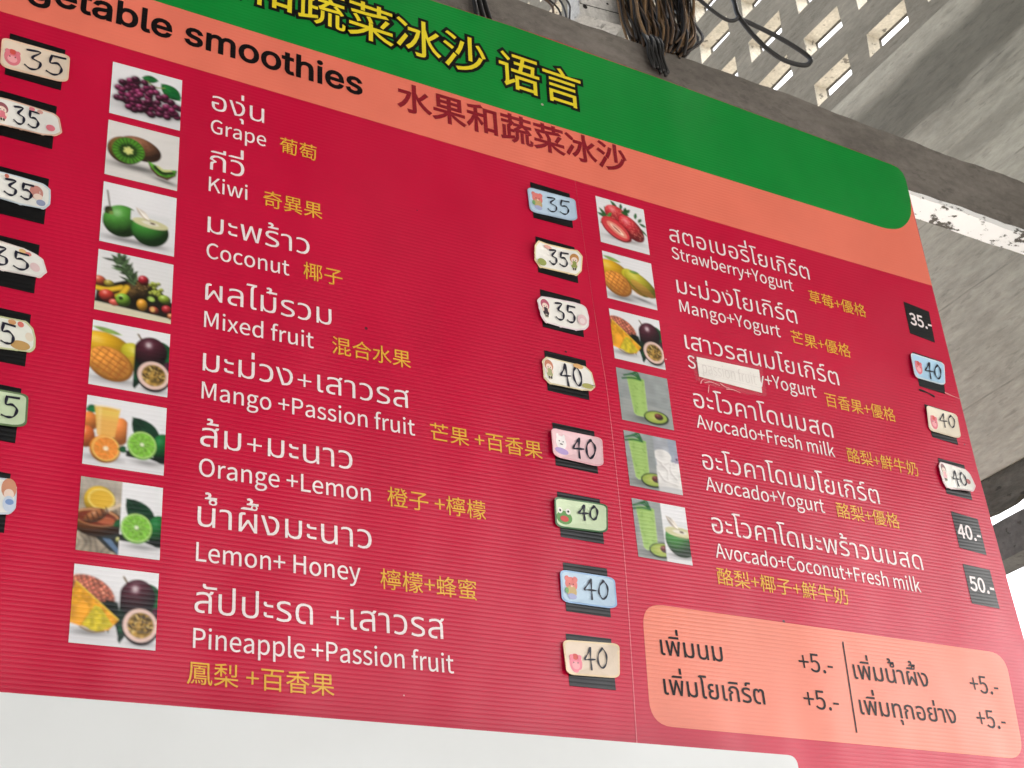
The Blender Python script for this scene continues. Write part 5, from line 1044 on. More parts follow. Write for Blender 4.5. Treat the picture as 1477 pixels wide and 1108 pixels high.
SM = [tuple(p) for p in catmull(SEAM, 6)]
slab('red_sheet', MB, [(XL, -1.5), (3.2, -1.503)] + [(x - 0.001, y) for x, y in SM] + [(XL, YB)], 0.0, 0.03, M_red, MB.o, M_edge)
slab('red_sheet', MB, [(x + 0.001, y) for x, y in SM[::-1]] + TOP[2:] + RIGHT, 0.0, 0.03, M_red, MB.o, M_edge)
# pale seam where the two sheets meet, wider towards the bottom
sv = []
SV = [p for p in SM if p[1] > 0.9]
for i, (x, y) in enumerate(SV):
    k = i / (len(SV) - 1); w = 0.0006 + 0.0042 * k
    sv += [MB.p(x - w, y, -0.0022), MB.p(x + w, y, -0.0022)]
mesh_from('sheet_seam', sv, [(2 * i, 2 * i + 1, 2 * i + 3, 2 * i + 2) for i in range(len(SV) - 1)], print_mat('worn seam', lin((222, 120, 132)), 0.4), MB.o)

top_in = [(x, y + 0.004) for x, y in TOP]
arc = [tuple(p) for p in catmull([(7.328, -1.10), (7.325, -0.93), (7.27, -0.72), (7.12, -0.56), (6.93, -0.50), (6.70, -0.508), (6.585, -0.517)], 5)]
sal = [(XL, -0.235), (0.36, -0.221), (1.59, -0.209), (3.33, -0.187), (5.18, -0.098), (7.335, 0.013)]
sheet('salmon_band', MB, [(XL, -0.90), (3.5, -0.90), (5.3, -0.80), (6.5, -0.80), (7.32, -1.0)] + sal[::-1], -0.0008, M_salmon, MB.o)
sheet('green_band', MB, top_in + arc + [(5.27, -0.600), (3.51, -0.722), (1.71, -0.733), (0.46, -0.734), (XL, -0.74)], -0.0016, M_green, MB.o)

LX, RX = (0.0, 0.4776), (3.8055, 4.2568)
LY = [(0.0, 0.4382), (0.4949, 0.4433), (0.9963, 0.4609), (1.5189, 0.4423), (2.0359, 0.4475), (2.5570, 0.4519), (3.0884, 0.4559), (3.6266, 0.4580)]
RY = [(0.0325, 0.4376), (0.5505, 0.4315), (1.0749, 0.4342), (1.5849, 0.4361), (2.1055, 0.4401), (2.6421, 0.4444)]
for (y, h), k, lb in zip(LY, ('grape', 'kiwi', 'coconut', 'mixed', 'mangopassion', 'orange', 'honey', 'pinepassion'),
        ('printed picture of purple grapes', 'printed picture of cut kiwi', 'printed picture of green coconuts', 'printed picture of mixed fruit heap',
         'printed picture of mango and passion fruit', 'printed picture of orange juice and lime', 'printed picture of honey bowl and lime', 'large printed picture of pineapple and passion fruit')):
    picture(MB, k, [(LX[0], y), (LX[1], y), (LX[1], y + h), (LX[0], y + h)], -0.0024, MB.o, lb)
for (y, h), k, lb in zip(RY, ('straw', 'mango', 'pinepassion', 'avo', 'avoyog', 'avococo'),
        ('printed picture of strawberries', 'printed picture of cut mangoes', 'small printed picture of pineapple and passion fruit', 'printed picture of avocado smoothie',
         'printed picture of avocado smoothie beside yogurt', 'printed picture of avocado smoothie beside coconut')):
    d = 0.004
    picture(MB, k, [(RX[0], y - d), (RX[1], y + d), (RX[1], y + h + d), (RX[0], y + h - d)], -0.0024, MB.o, lb)

# thin pale border and black price boxes
def price_box(quad):
    c = np.mean(quad, 0)
    o = sheet('price_box', MB, quad, -0.0026, M_black, MB.o)
    return o
MIDB = [[(3.214, .066), (3.564, .078), (3.562, .405), (3.214, .402)], [(3.215, .571), (3.555, .583), (3.556, .909), (3.211, .895)], [(3.211, 1.043), (3.556, 1.055), (3.554, 1.382), (3.206, 1.369)],
        [(3.199, 1.567), (3.546, 1.579), (3.542, 1.909), (3.197, 1.898)], [(3.209, 2.150), (3.553, 2.159), (3.548, 2.494), (3.206, 2.484)], [(3.196, 2.684), (3.537, 2.690), (3.534, 3.027), (3.193, 3.02)],
        [(3.190, 3.204), (3.534, 3.205), (3.525, 3.554), (3.181, 3.548)], [(3.162, 3.703), (3.508, 3.704), (3.503, 4.053), (3.154, 4.053)]]
RTB = [[(6.929, .275), (7.214, .312), (7.197, .635), (6.919, .601)], [(6.895, .789), (7.225, .818), (7.170, 1.149), (6.885, 1.128)], [(6.894, 1.297), (7.18, 1.32), (7.18, 1.633), (6.898, 1.608)],
       [(6.905, 1.797), (7.194, 1.817), (7.19, 2.137), (6.913, 2.12)], [(6.914, 2.276), (7.199, 2.305), (7.203, 2.621), (6.918, 2.595)], [(6.91, 2.733), (7.197, 2.747), (7.204, 3.077), (6.911, 3.064)]]
LFY = [(.005, .352), (.490, .838), (1.073, 1.421), (1.577, 1.930), (2.080, 2.437), (2.585, 2.940), (3.132, 3.492)]
LFX = [-.315, -.334, -.338, -.355, -.365, -.377, -.388]
LFB = [[(x - .358, y0 - .008), (x, y0 + .006), (x - .004, y1 + .006), (x - .362, y1 - .006)] for x, (y0, y1) in zip(LFX, LFY)]
for q in MIDB + RTB + LFB: price_box(q)

TEXT = [
 ('องุ่น', 't', 0.690, 0.184, 1.071, 0.184),
 ('Grape', 'l', 0.690, 0.385, 1.086, 0.385),
 ('葡萄', 'c', 1.186, 0.387, 1.462, 0.387),
 ('กีวี่', 't', 0.690, 0.696, 0.934, 0.696),
 ('Kiwi', 'l', 0.690, 0.875, 0.959, 0.875),
 ('奇異果', 'c', 1.073, 0.879, 1.500, 0.879),
 ('มะพร้าว', 't', 0.690, 1.208, 1.405, 1.208),
 ('Coconut', 'l', 0.690, 1.408, 1.259, 1.408),
 ('椰子', 'c', 1.360, 1.392, 1.641, 1.392),
 ('ผลไม้รวม', 't', 0.690, 1.730, 1.558, 1.730),
 ('Mixed fruit', 'l', 0.690, 1.933, 1.429, 1.933),
 ('混合水果', 'c', 1.559, 1.931, 2.130, 1.931),
 ('มะม่วง+เสาวรส', 't', 0.690, 2.250, 2.106, 2.250),
 ('Mango +Passion fruit', 'l', 0.690, 2.447, 2.138, 2.447),
 ('芒果 +百香果', 'c', 2.252, 2.448, 3.105, 2.448),
 ('ส้ม+มะนาว', 't', 0.690, 2.771, 1.688, 2.771),
 ('Orange +Lemon', 'l', 0.690, 2.973, 1.807, 2.973),
 ('橙子 +檸檬', 'c', 1.923, 2.972, 2.629, 2.972),
 ('น้ำผึ้งมะนาว', 't', 0.690, 3.299, 1.806, 3.299),
 ('Lemon+ Honey', 'l', 0.690, 3.520, 1.725, 3.520),
 ('檸檬+蜂蜜', 'c', 1.858, 3.540, 2.525, 3.540),
 ('สัปปะรด +เสาวรส', 't', 0.690, 3.834, 2.282, 3.834),
 ('Pineapple +Passion fruit', 'l', 0.690, 4.046, 2.332, 4.046),
 ('鳳梨 +百香果', 'c', 0.663, 4.246, 1.543, 4.246),
 ('สตอเบอรี่โยเกิร์ต', 'T', 4.473, 0.281, 5.890, 0.307),
 ('Strawberry+Yogurt', 'L', 4.473, 0.448, 5.683, 0.470),
 ('草莓+優格', 'C', 5.839, 0.531, 6.449, 0.542),
 ('มะม่วงโยเกิร์ต', 'T', 4.473, 0.771, 5.659, 0.792),
 ('Mango+Yogurt', 'L', 4.473, 0.947, 5.452, 0.964),
 ('芒果+優格', 'C', 5.560, 0.983, 6.176, 0.995),
 ('เสาวรสนมโยเกิร์ต', 'T', 4.473, 1.277, 5.982, 1.304),
 ('Strawberry+Yogurt', 'L', 4.473, 1.446, 5.710, 1.469),
 ('百香果+優格', 'C', 5.796, 1.516, 6.527, 1.529),
 ('อะโวคาโดนมสด', 'T', 4.473, 1.786, 5.809, 1.810),
 ('Avocado+Fresh milk', 'L', 4.473, 1.960, 5.785, 1.984),
 ('酪梨+鮮牛奶', 'C', 5.914, 1.989, 6.645, 2.002),
 ('อะโวคาโดนมโยเกิร์ต', 'T', 4.473, 2.300, 6.158, 2.330),
 ('Avocado+Yogurt', 'L', 4.473, 2.474, 5.573, 2.493),
 ('酪梨+優格', 'C', 5.693, 2.498, 6.319, 2.509),
 ('อะโวคาโดมะพร้าวนมสด', 'T', 4.473, 2.807, 6.470, 2.843),
 ('Avocado+Coconut+Fresh milk', 'L', 4.473, 3.001, 6.395, 3.035),
 ('酪梨+椰子+鮮牛奶', 'C', 4.458, 3.193, 5.636, 3.215),
 ('เพิ่มนม', 'a', 3.895, 3.774, 4.405, 3.776),
 ('+5.-', '5', 5.067, 3.775, 5.371, 3.776),
 ('เพิ่มโยเกิร์ต', 'a', 3.883, 4.047, 4.712, 4.050),
 ('+5.-', '5', 5.055, 4.045, 5.365, 4.046),
 ('เพิ่มน้ำผึ้ง', 'a', 5.559, 3.790, 6.270, 3.793),
 ('+5.-', '5', 6.693, 3.793, 6.979, 3.795),
 ('เพิ่มทุกอย่าง', 'a', 5.556, 4.051, 6.472, 4.054),
 ('+5.-', '5', 6.683, 4.059, 6.973, 4.060),
 ('35.-', 'p', 6.959, 0.499, 7.201, 0.506),
 ('40.-', 'p', 6.938, 2.499, 7.181, 2.506),
 ('50.-', 'p', 6.937, 2.950, 7.187, 2.958),
 ('水果和蔬菜冰沙', 'm', 2.118, -0.311, 4.147, -0.303),
]
CLS = {  # size, weight, material
 't': (0.332, -2, M_white), 'T': (0.322, -2, M_white), 'l': (0.160, 4, M_white), 'L': (0.153, 4, M_white), 'c': (0.148, 2, M_gold), 'C': (0.142, 2, M_gold),
 'a': (0.275, 4, M_ink), '5': (0.185, 4, M_ink), 'p': (0.160, 22, M_white), 'm': (0.293, 20, M_maroon)}
for s, c, x0, y0, x1, y1 in TEXT:
    em, wt, mt = CLS[c]
    lettering(MB, s, x0, y0, x1, y1, em, wt, mt, -0.0036, MB.o)
# headings
lettering(MB, 'smoothies', 0.486, -0.338, 1.822, -0.318, 0.40, 17, M_ink, -0.0036, MB.o, fam='H', prefix='vegetable ')
for s, pre, x0, x1, y, y2 in (('蔬菜冰沙', '水果和', 1.325, 2.90, -0.925, -0.885), ('语言', '', 3.022, 3.782, -0.868, -0.848)):
    for wt, mt, z in ((72, M_ink, -0.0030), (5, M_yellow, -0.0036)):
        lettering(MB, s, x0, y, x1, y2, 0.405, wt, mt, z, MB.o, prefix=pre)

# add-on box with rounded corners
def round_quad(q, r, n=7):
    """Outline of a four-cornered patch with rounded corners; q is TL TR BR BL, r in board units."""
    out = []
    Q = [np.array(p, float) for p in q]
    for i in range(4):
        p, a_, b_ = Q[i], Q[i - 1], Q[(i + 1) % 4]
        da, db = (a_ - p) / np.linalg.norm(a_ - p), (b_ - p) / np.linalg.norm(b_ - p)
        rr = r[i] if isinstance(r, (list, tuple)) else r
        for k in range(n + 1):
            t = k / n
            out.append(tuple(p + da * rr * (1 - t) ** 2 + db * rr * t ** 2))
    return out
ADD = round_quad([(3.787, 3.417), (7.144, 3.450), (7.085, 4.28), (3.745, 4.263)], 0.17)
panel = sheet('add_on_panel', MB, ADD, -0.0010, print_mat('pale salmon print', lin((234, 132, 108)), 0.30, 0.04), MB.o)
sheet('divider_line', MB, [(5.503, 3.52), (5.516, 3.52), (5.490, 4.19), (5.477, 4.19)], -0.0034, M_ink, panel)

# ---------------------------------------------------------------- price stickers
DIG = {
 '3': [[(.08, .06), (.80, .0), (.34, .40), (.80, .56), (.72, .90), (.34, 1.0), (.0, .86)]],
 '5': [[(.30, .02), (.22, .42), (.58, .40), (.86, .62), (.74, .92), (.40, 1.0), (.06, .90)], [(.28, .03), (1.0, .06)]],
 '4': [[(.62, .0), (.36, .30), (.04, .62), (.40, .62), (.98, .58)], [(.64, .0), (.60, .5), (.60, 1.12)]],
 '0': [[(.52, .0), (.18, .28), (.12, .72), (.42, 1.0), (.78, .74), (.80, .30), (.52, .0), (.44, .03)]],
}
def ribbon(V, Fc, pts, w, put):
    P = [np.array(p) for p in pts]
    o = len(V)
    for i, p in enumerate(P):
        d = P[min(i + 1, len(P) - 1)] - P[max(i - 1, 0)]
        d = d / max(np.linalg.norm(d), 1e-9); nn = np.array((-d[1], d[0]))
        k = w * (0.85 + 0.3 * math.sin(i * 0.7))
        e = d * (w * 0.6) * (-1 if i == 0 else (1 if i == len(P) - 1 else 0))
        V.append(put(p + nn * k + e)); V.append(put(p - nn * k + e))
    Fc += [(o + 2 * i, o + 2 * i + 1, o + 2 * i + 3, o + 2 * i + 2) for i in range(len(P) - 1)]
M_pen = plain_mat('marker ink', lin((24, 24, 44)), 0.4)
STK = {}
def smat(rgb):
    if rgb not in STK: STK[rgb] = plain_mat('sticker paper', lin(rgb), 0.38, 0.5, 0.0004, 60.0, 0.03)
    return STK[rgb]
def cloud(n=6, amp=0.17, seed=0):
    r = random.Random(seed)
    out = []
    for side in range(4):
        m_ = n if side % 2 == 0 else 3
        for k in range(m_):
            h = amp * r.uniform(0.6, 1.4)
            for j in range(5):
                t = (k + j / 5) / m_; b_ = h * math.sin(math.pi * j / 5)
                out.append([(t, -b_), (1 + b_ * 0.25, t), (1 - t, 1 + b_), (-b_ * 0.25, 1 - t)][side])
    return out
def sticker(quad, shape, paper, rim, digits, dpos, motifs, label, pen=0.0078, lift=0.030, seed=0):
    Q = [np.array(p, float) for p in quad]
    c = np.mean(Q, 0)
    F = Frame('price_sticker', (float(c[0]), float(max(p[1] for p in Q)), -0.004))
    tag(F.o, label, 'price sticker', 'handwritten price stickers on the board')
    rnd = random.Random(seed)
    lc = [rnd.uniform(0, lift) for _ in range(4)]
    def bil(s, t): return (Q[0] * (1 - s) + Q[1] * s) * (1 - t) + (Q[3] * (1 - s) + Q[2] * s) * t
    def put(p, z):
        s, t = p
        curl = (lc[0] * (1 - s) * (1 - t) + lc[1] * s * (1 - t) + lc[2] * s * t + lc[3] * (1 - s) * t) * (2 * abs(s - 0.5)) ** 2
        q = bil(s, t)
        return F.p(float(q[0]), float(q[1]), z - curl)
    if shape == 'round': base = round_quad([(0, 0), (1, 0), (1, 1), (0, 1)], 0.16)
    else: base = [(0.5 + (x - 0.5) * 0.97, 0.5 + (y - 0.5) * 0.84) for x, y in cloud(seed=seed)]
    def body(name, ol, z, mat, parent, thick):
        vo, _, fo = delaunay_2d_cdt([Vector(p) for p in ol] + [Vector((i / 9, j / 4)) for i in range(1, 9) for j in range(1, 4)], [], [list(range(len(ol)))], 1, 1e-5, False)[:3]
        V = [put((v.x, v.y), z) for v in vo]; Fc = [tuple(f) for f in fo]
        if thick:
            o = len(V)
            V += [put(p, z) for p in ol] + [put(p, z + thick) for p in ol]
            n_ = len(ol)
            Fc += [(o + i, o + (i + 1) % n_, o + n_ + (i + 1) % n_, o + n_ + i) for i in range(n_)]
        return mesh_from(name, V, Fc, mat, parent)
    body('sticker_sheet', base, -0.0095, smat(rim), F.o, 0.0055)
    ins = [(0.5 + (x - 0.5) * 0.945, 0.5 + (y - 0.5) * 0.90) for x, y in base]
    body('writing_field', ins, -0.0103, smat(paper), F.o, 0)
    for k, (mx_, my_, rx, ry, rgb) in enumerate(motifs):
        rx, ry = rx * 1.12, ry * 1.12
        ol = [(mx_ + rx * math.cos(a_ * math.pi / 9), my_ + ry * math.sin(a_ * math.pi / 9)) for a_ in range(18)]
        mesh_from('motif', [put(p, -0.0111 - 0.0006 * k) for p in ol], [tuple(range(18))], smat(rgb), F.o)
    V, Fc = [], []
    sx, sy, sw, sh = dpos
    sizes = np.linalg.norm(Q[1] - Q[0]), np.linalg.norm(Q[3] - Q[0])
    k = 0
    for ch in digits:
        if ch == '.':
            w_ = 0.03; cx, cy = sx + k * sw * 1.12 + 0.02, sy + sh
            o = len(V); V += [put((cx + w_ * math.cos(i), cy + w_ * 1.6 * math.sin(i)), -0.0165) for i in np.linspace(0, 5.5, 8)]; Fc.append(tuple(range(o, o + 8)))
            continue
        if ch == '-':
            ribbon(V, Fc, [(sx + k * sw * 1.12 + 0.07, sy + sh * 0.85), (sx + k * sw * 1.12 + 0.19, sy + sh * 0.9)], pen * 1.6, lambda p: put(p, -0.0165)); continue
        for st in DIG[ch]:
            tw = [(x + rnd.uniform(-.03, .03), y + rnd.uniform(-.02, .02)) for x, y in st]
            pts = catmull(tw, 6) if len(st) > 2 else [np.array(p) for p in tw]
            pts = [np.array((sx + k * sw * 1.12 + p[0] * sw, sy + p[1] * sh)) for p in pts]
            asp = sizes[0] / sizes[1]
            # keep pen width even although the sticker is wider than tall
            o = len(V); sc_pts = [np.array((p[0] * asp, p[1])) for p in pts]
            ribbon(V, Fc, sc_pts, pen / sizes[1], lambda p: put((p[0] / asp, p[1]), -0.0165))
        k += 1
    mesh_from('handwritten_number', V, Fc, M_pen, F.o)
    return F
DARK = (44, 36, 42)
CREAM, BLUE, PINK, MINT, CLOUD = (230, 212, 192), (192, 216, 236), (240, 202, 208), (206, 224, 188), (244, 242, 236)
ROSE, SKIN, HAIRB, HAIRP, OLIVE = (224, 122, 136), (244, 220, 206), (176, 120, 84), (190, 92, 116), (150, 160, 84)
def bear(x, y, s=1.35, c=(228, 128, 122)):
    return [(x, y, .075 * s, .15 * s, c), (x - .055 * s, y - .12 * s, .03 * s, .06 * s, c), (x + .055 * s, y - .12 * s, .03 * s, .06 * s, c), (x, y + .17 * s, .06 * s, .13 * s, (198, 172, 120)), (x, y + .28 * s, .055 * s, .06 * s, (170, 176, 214)), (x - .025 * s, y, .008, .016, DARK), (x + .025 * s, y, .008, .016, DARK), (x, y + .05 * s, .02, .03, (244, 196, 186)), (x - .07 * s, y + .16 * s, .022 * s, .06 * s, (120, 170, 110))]
def face(x, y, c, s=1.3):
    return [(x, y, .085 * s, .19 * s, c), (x, y - .14 * s, .035 * s, .06 * s, (214, 84, 74)), (x, y + .05 * s, .05 * s, .08 * s, (240, 166, 172)), (x - .04, y - .01, .009, .018, DARK), (x + .04, y - .01, .009, .018, DARK), (x - .06 * s, y - .13 * s, .025 * s, .05 * s, c), (x + .06 * s, y - .13 * s, .025 * s, .05 * s, c)]
def child(x, y, hair, dress):
    return [(x, y - .12, .085, .20, hair), (x, y - .05, .06, .12, SKIN), (x, y + .18, .06, .17, dress), (x, y + .36, .04, .07, (236, 226, 206)), (x - .025, y - .04, .008, .018, DARK), (x + .025, y - .04, .008, .018, DARK), (x - .06, y + .12, .018, .07, SKIN), (x + .06, y + .12, .018, .07, SKIN), (x - .02, y + .36, .014, .05, DARK), (x + .02, y + .36, .014, .05, DARK)]
D2 = (.34, .16, .20, .60)
MQ = [[(3.177, .128), (3.590, .136), (3.592, .346), (3.181, .358)], [(3.192, .645), (3.590, .640), (3.575, .835), (3.196, .838)], [(3.182, 1.118), (3.588, 1.108), (3.588, 1.318), (3.190, 1.326)],
      [(3.178, 1.630), (3.560, 1.645), (3.585, 1.832), (3.182, 1.842)], [(3.181, 2.204), (3.596, 2.212), (3.580, 2.447), (3.173, 2.426)], [(3.153, 2.735), (3.578, 2.731), (3.561, 2.948), (3.150, 2.958)],
      [(3.153, 3.262), (3.582, 3.268), (3.567, 3.496), (3.150, 3.489)], [(3.126, 3.750), (3.546, 3.740), (3.537, 3.973), (3.124, 3.985)]]
sticker(MQ[0], 'round', BLUE, (176, 200, 222), '35', (.40, .20, .22, .60), bear(.19, .40), 'pale blue rounded price sticker reading 35, topmost in the middle price column', seed=1, pen=.0062)
sticker(MQ[1], 'cloud', CLOUD, (236, 216, 170), '35', (.30, .14, .20, .66), child(.86, .45, (196, 140, 80), OLIVE) + [(.12, .84, .09, .14, OLIVE), (.28, .08, .08, .07, (232, 172, 160))], 'cream cloud-shaped price sticker reading 35 with green figure, level with the kiwi line', seed=2)
sticker(MQ[2], 'cloud', CLOUD, (238, 222, 226), '35', (.33, .12, .20, .70), child(.12, .42, HAIRP, (60, 44, 54)) + [(.88, .66, .085, .20, (234, 200, 204)), (.88, .7, .05, .1, (244, 226, 226))], 'white and pink cloud-shaped price sticker reading 35, level with the coconut line', seed=3)
sticker(MQ[3], 'cloud', CLOUD, (226, 212, 176), '40.-', (.32, .10, .23, .80), child(.1, .42, (206, 132, 104), (176, 176, 130)) + [(.75, .06, .1, .09, (226, 178, 120)), (.86, .86, .1, .10, (180, 176, 104))], 'beige cloud-shaped price sticker reading 40 with a dash, level with the mixed fruit line', seed=4)
sticker(MQ[4], 'round', PINK, (240, 190, 198), '40', (.42, .16, .22, .62), [(.19, .46, .10, .22, (246, 240, 240)), (.12, .26, .025, .09, (246, 240, 240)), (.25, .26, .025, .09, (246, 240, 240)), (.19, .76, .13, .10, (178, 154, 206)), (.15, .42, .010, .02, DARK), (.23, .42, .010, .02, DARK), (.19, .52, .03, .02, (90, 70, 80))], 'pink rounded price sticker reading 40, right of the mango and passion fruit line', seed=5)
sticker(MQ[5], 'round', MINT, (70, 110, 74), '40', (.46, .14, .18, .46), [(.18, .66, .14, .20, (92, 146, 72)), (.10, .44, .045, .09, (236, 236, 226)), (.26, .44, .045, .09, (236, 236, 226)), (.18, .70, .075, .09, (200, 66, 62)), (.10, .44, .018, .035, DARK), (.26, .44, .018, .035, DARK)], 'green rounded price sticker reading 40, right of the orange and lemon line', seed=6)
sticker(MQ[6], 'round', BLUE, (160, 194, 230), '40', (.42, .18, .22, .56), bear(.19, .42), 'blue rounded price sticker reading 40, right of the lemon and honey line', seed=7, pen=.0062)
sticker(MQ[7], 'round', CREAM, (236, 214, 178), '40', (.36, .18, .21, .56), face(.2, .66, (232, 130, 148)), 'cream rounded price sticker reading 40, lowest in the middle price column', seed=8, pen=.0062)
sticker([(6.850, .812), (7.232, .838), (7.186, 1.067), (6.826, 1.058)], 'round', (176, 214, 240), (210, 226, 236), '40', (.40, .20, .24, .60), face(.2, .55, ROSE), 'bright blue rounded price sticker reading 40 near the board edge, below printed 35', seed=9)
sticker([(6.890, 1.315), (7.231, 1.339), (7.208, 1.577), (6.869, 1.552)], 'round', (236, 226, 206), (228, 214, 190), '40', (.40, .14, .24, .50), face(.2, .62, ROSE), 'cream rounded price sticker reading 40 near the right edge of the board', seed=10, pen=.0055)
sticker([(6.885, 1.850), (7.200, 1.880), (7.222, 2.052), (6.884, 2.060)], 'cloud', CLOUD, (240, 220, 222), '40', (.38, .18, .22, .64), child(.12, .36, (150, 112, 116), (236, 176, 186)) + [(.86, .6, .05, .12, (190, 120, 120))], 'white cloud-shaped price sticker reading 40, just above printed 40 at the right edge', seed=11, pen=.0062)
w, h = .43, .225
sticker([(-.724, .058), (-.286, .066), (-.283, .299), (-.712, .297)], 'round', CREAM, (236, 204, 176), '35', (.36, .16, .27, .66), face(.17, .6, ROSE), 'cream rounded price sticker reading 35 at the left edge beside the grapes picture', seed=12)
sticker([(-.735, .550), (-.325, .580), (-.300, .748), (-.715, .752)], 'cloud', (234, 232, 226), (226, 190, 168), '35', (.32, .14, .18, .70), child(.14, .5, (150, 84, 92), ROSE) + [(.86, .72, .06, .13, ROSE), (.6, .06, .04, .07, ROSE), (.72, .1, .04, .07, (214, 160, 150))], 'pink rimmed cloud-shaped price sticker reading 35 at the left edge, level with the kiwi picture', seed=13)
sticker([(-.745, 1.120), (-.345, 1.146), (-.325, 1.318), (-.735, 1.300)], 'cloud', (236, 236, 230), (206, 218, 226), '35', (.35, .16, .20, .66), [(.82, .42, .09, .26, (206, 140, 130)), (.84, .6, .06, .12, SKIN), (.88, .84, .06, .12, (150, 160, 190)), (.38, .04, .03, .08, (206, 120, 100))], 'bluish white cloud-shaped price sticker reading 35 at the left edge beside the coconut picture', seed=14)
sticker([(-.750, 1.630), (-.350, 1.660), (-.308, 1.815), (-.735, 1.810)], 'cloud', (238, 236, 230), (232, 222, 218), '35', (.28, .14, .25, .74), [(.88, .66, .06, .18, (232, 204, 204)), (.74, .06, .05, .09, (232, 190, 130)), (.82, .12, .04, .08, (220, 130, 124))], 'plain white cloud-shaped price sticker reading 35 at the left edge beside the mixed fruit picture', seed=15)
sticker([(-.760, 2.145), (-.360, 2.160), (-.322, 2.345), (-.740, 2.345)], 'cloud', (234, 236, 226), (206, 210, 166), '35', (.28, .16, .22, .70), [(.80, .84, .12, .15, (196, 156, 96)), (.94, .5, .05, .14, (232, 220, 200)), (.72, .06, .05, .09, (214, 160, 110)), (.84, .1, .04, .09, (220, 120, 110))], 'green rimmed cloud-shaped price sticker reading 35 at the left edge beside the mango picture', seed=16)
sticker([(-.765, 2.622), (-.339, 2.632), (-.333, 2.850), (-.760, 2.858)], 'round', MINT, (104, 128, 88), '35', (.42, .14, .22, .62), [(.16, .64, .12, .2, (92, 146, 72))], 'mint green rounded price sticker reading 35 at the left edge, level with the orange picture', seed=17)
sticker([(-.760, 3.19), (-.365, 3.19), (-.350, 3.385), (-.755, 3.385)], 'cloud', (236, 236, 232), (206, 216, 228), '35', (.28, .18, .2, .64), [(.92, .25, .09, .28, (214, 150, 120)), (.92, .42, .06, .14, SKIN), (.92, .72, .07, .22, (206, 218, 236)), (.93, .66, .05, .08, (130, 160, 210))], 'bluish cloud-shaped price sticker cut by the picture edge, beside the lemon honey picture', seed=18)

# ---------------------------------------------------------------- paper patch taped over a word
FP = Frame('paper_patch', (4.86, 1.54, -0.006))
tag(FP.o, 'white paper strip with faded writing taped over a word before Yogurt', 'paper strip')
PQ = [(4.561, 1.338), (5.158, 1.330), (5.150, 1.536), (4.559, 1.510)]
M_paper = plain_mat('faded paper', lin((240, 236, 230)), 0.6, 0.3, 0.0006, 30.0, 0.04)
M_pencil = plain_mat('faded pencil', lin((222, 216, 211)), 0.7)
slab('paper', FP, PQ, -0.0105, -0.006, M_paper, FP.o)
for t in (0.33, 0.80):
    sheet('ruled_line', FP, [(4.562, 1.338 + .172 * t), (5.156, 1.330 + .206 * t), (5.156, 1.330 + .206 * t + .003), (4.562, 1.338 + .172 * t + .003)], -0.0113, M_pencil, FP.o)
lettering(FP, 'passion fruit', 4.60, 1.472, 5.11, 1.478, 0.14, -10, M_pencil, -0.0118, FP.o, name='faded_writing')
m, n, l, b = new_mat('clear adhesive tape')
b.inputs['Base Color'].default_value = (0.95, 0.9, 0.88, 1); b.inputs['Roughness'].default_value = 0.25; b.inputs['Alpha'].default_value = 0.05
M_tape = m
sheet('clear_tape', FP, [(4.50, 1.31), (5.19, 1.30), (5.19, 1.565), (4.95, 1.585), (4.70, 1.578), (4.52, 1.560)], -0.0125, M_tape, FP.o)
M_fray = plain_mat('tape residue', lin((230, 170, 172)), 0.4)
for pts in ([(4.56, 1.575), (4.575, 1.545), (4.60, 1.525)], [(4.60, 1.560), (4.66, 1.540), (4.74, 1.555)], [(4.62, 1.64), (4.63, 1.60), (4.637, 1.575)], [(4.80, 1.575), (4.86, 1.567), (4.93, 1.58)], [(4.75, 1.535), (4.79, 1.555), (4.83, 1.560)]):
    V, Fc = [], []
    ribbon(V, Fc, catmull(pts, 4), 0.0035, lambda p: FP.p(float(p[0]), float(p[1]), -0.0132))
    mesh_from('tape_residue', V, Fc, M_fray, FP.o)

# worn film below the blue sticker
fl = [(7.17, 1.135), (7.24, 1.150), (7.325, 1.163)]
V, Fc = [], []
ribbon(V, Fc, catmull(fl, 4), 0.0045, lambda p: MB.p(float(p[0]), float(p[1]), -0.0042))
mesh_from('scuff_mark', V, Fc, M_edge, MB.o)
V, Fc = [], []
ribbon(V, Fc, catmull([(6.875, 1.165), (6.93, 1.172), (6.98, 1.182), (7.03, 1.200)], 4), 0.010, lambda p: MB.p(float(p[0]), float(p[1]), -0.0042))
mesh_from('scuff_mark', V, Fc, M_black, MB.o)

# ---------------------------------------------------------------- white panel standing in front of the board's foot
m, n, l, b = new_mat('white gloss laminate')
b.inputs['Base Color'].default_value = (0.80, 0.80, 0.78, 1); b.inputs['Roughness'].default_value = 0.35
geo = n.new('ShaderNodeNewGeometry'); nz = n.new('ShaderNodeTexNoise'); nz.inputs['Scale'].default_value = 5.0; nz.inputs['Detail'].default_value = 4.0
l.new(geo.outputs['Position'], nz.inputs['Vector'])
cr = n.new('ShaderNodeMapRange'); cr.inputs[1].default_value = 0.4; cr.inputs[2].default_value = 0.75; cr.inputs[3].default_value = 0.30; cr.inputs[4].default_value = 0.55; l.new(nz.outputs['Fac'], cr.inputs[0]); l.new(cr.outputs[0], b.inputs['Roughness'])
mx = n.new('ShaderNodeMix'); mx.data_type = 'RGBA'; l.new(nz.outputs['Fac'], mx.inputs[0]); mx.inputs[6].default_value = (0.73, 0.755, 0.76, 1); mx.inputs[7].default_value = (0.62, 0.64, 0.64, 1); l.new(mx.outputs[2], b.inputs['Base Color'])
M_lam = m
FPN = Frame('white_panel', (0.0, H0 / S, -0.3))
tag(FPN.o, 'plain white glossy panel with rounded corner in front of the lower left board edge', 'panel')
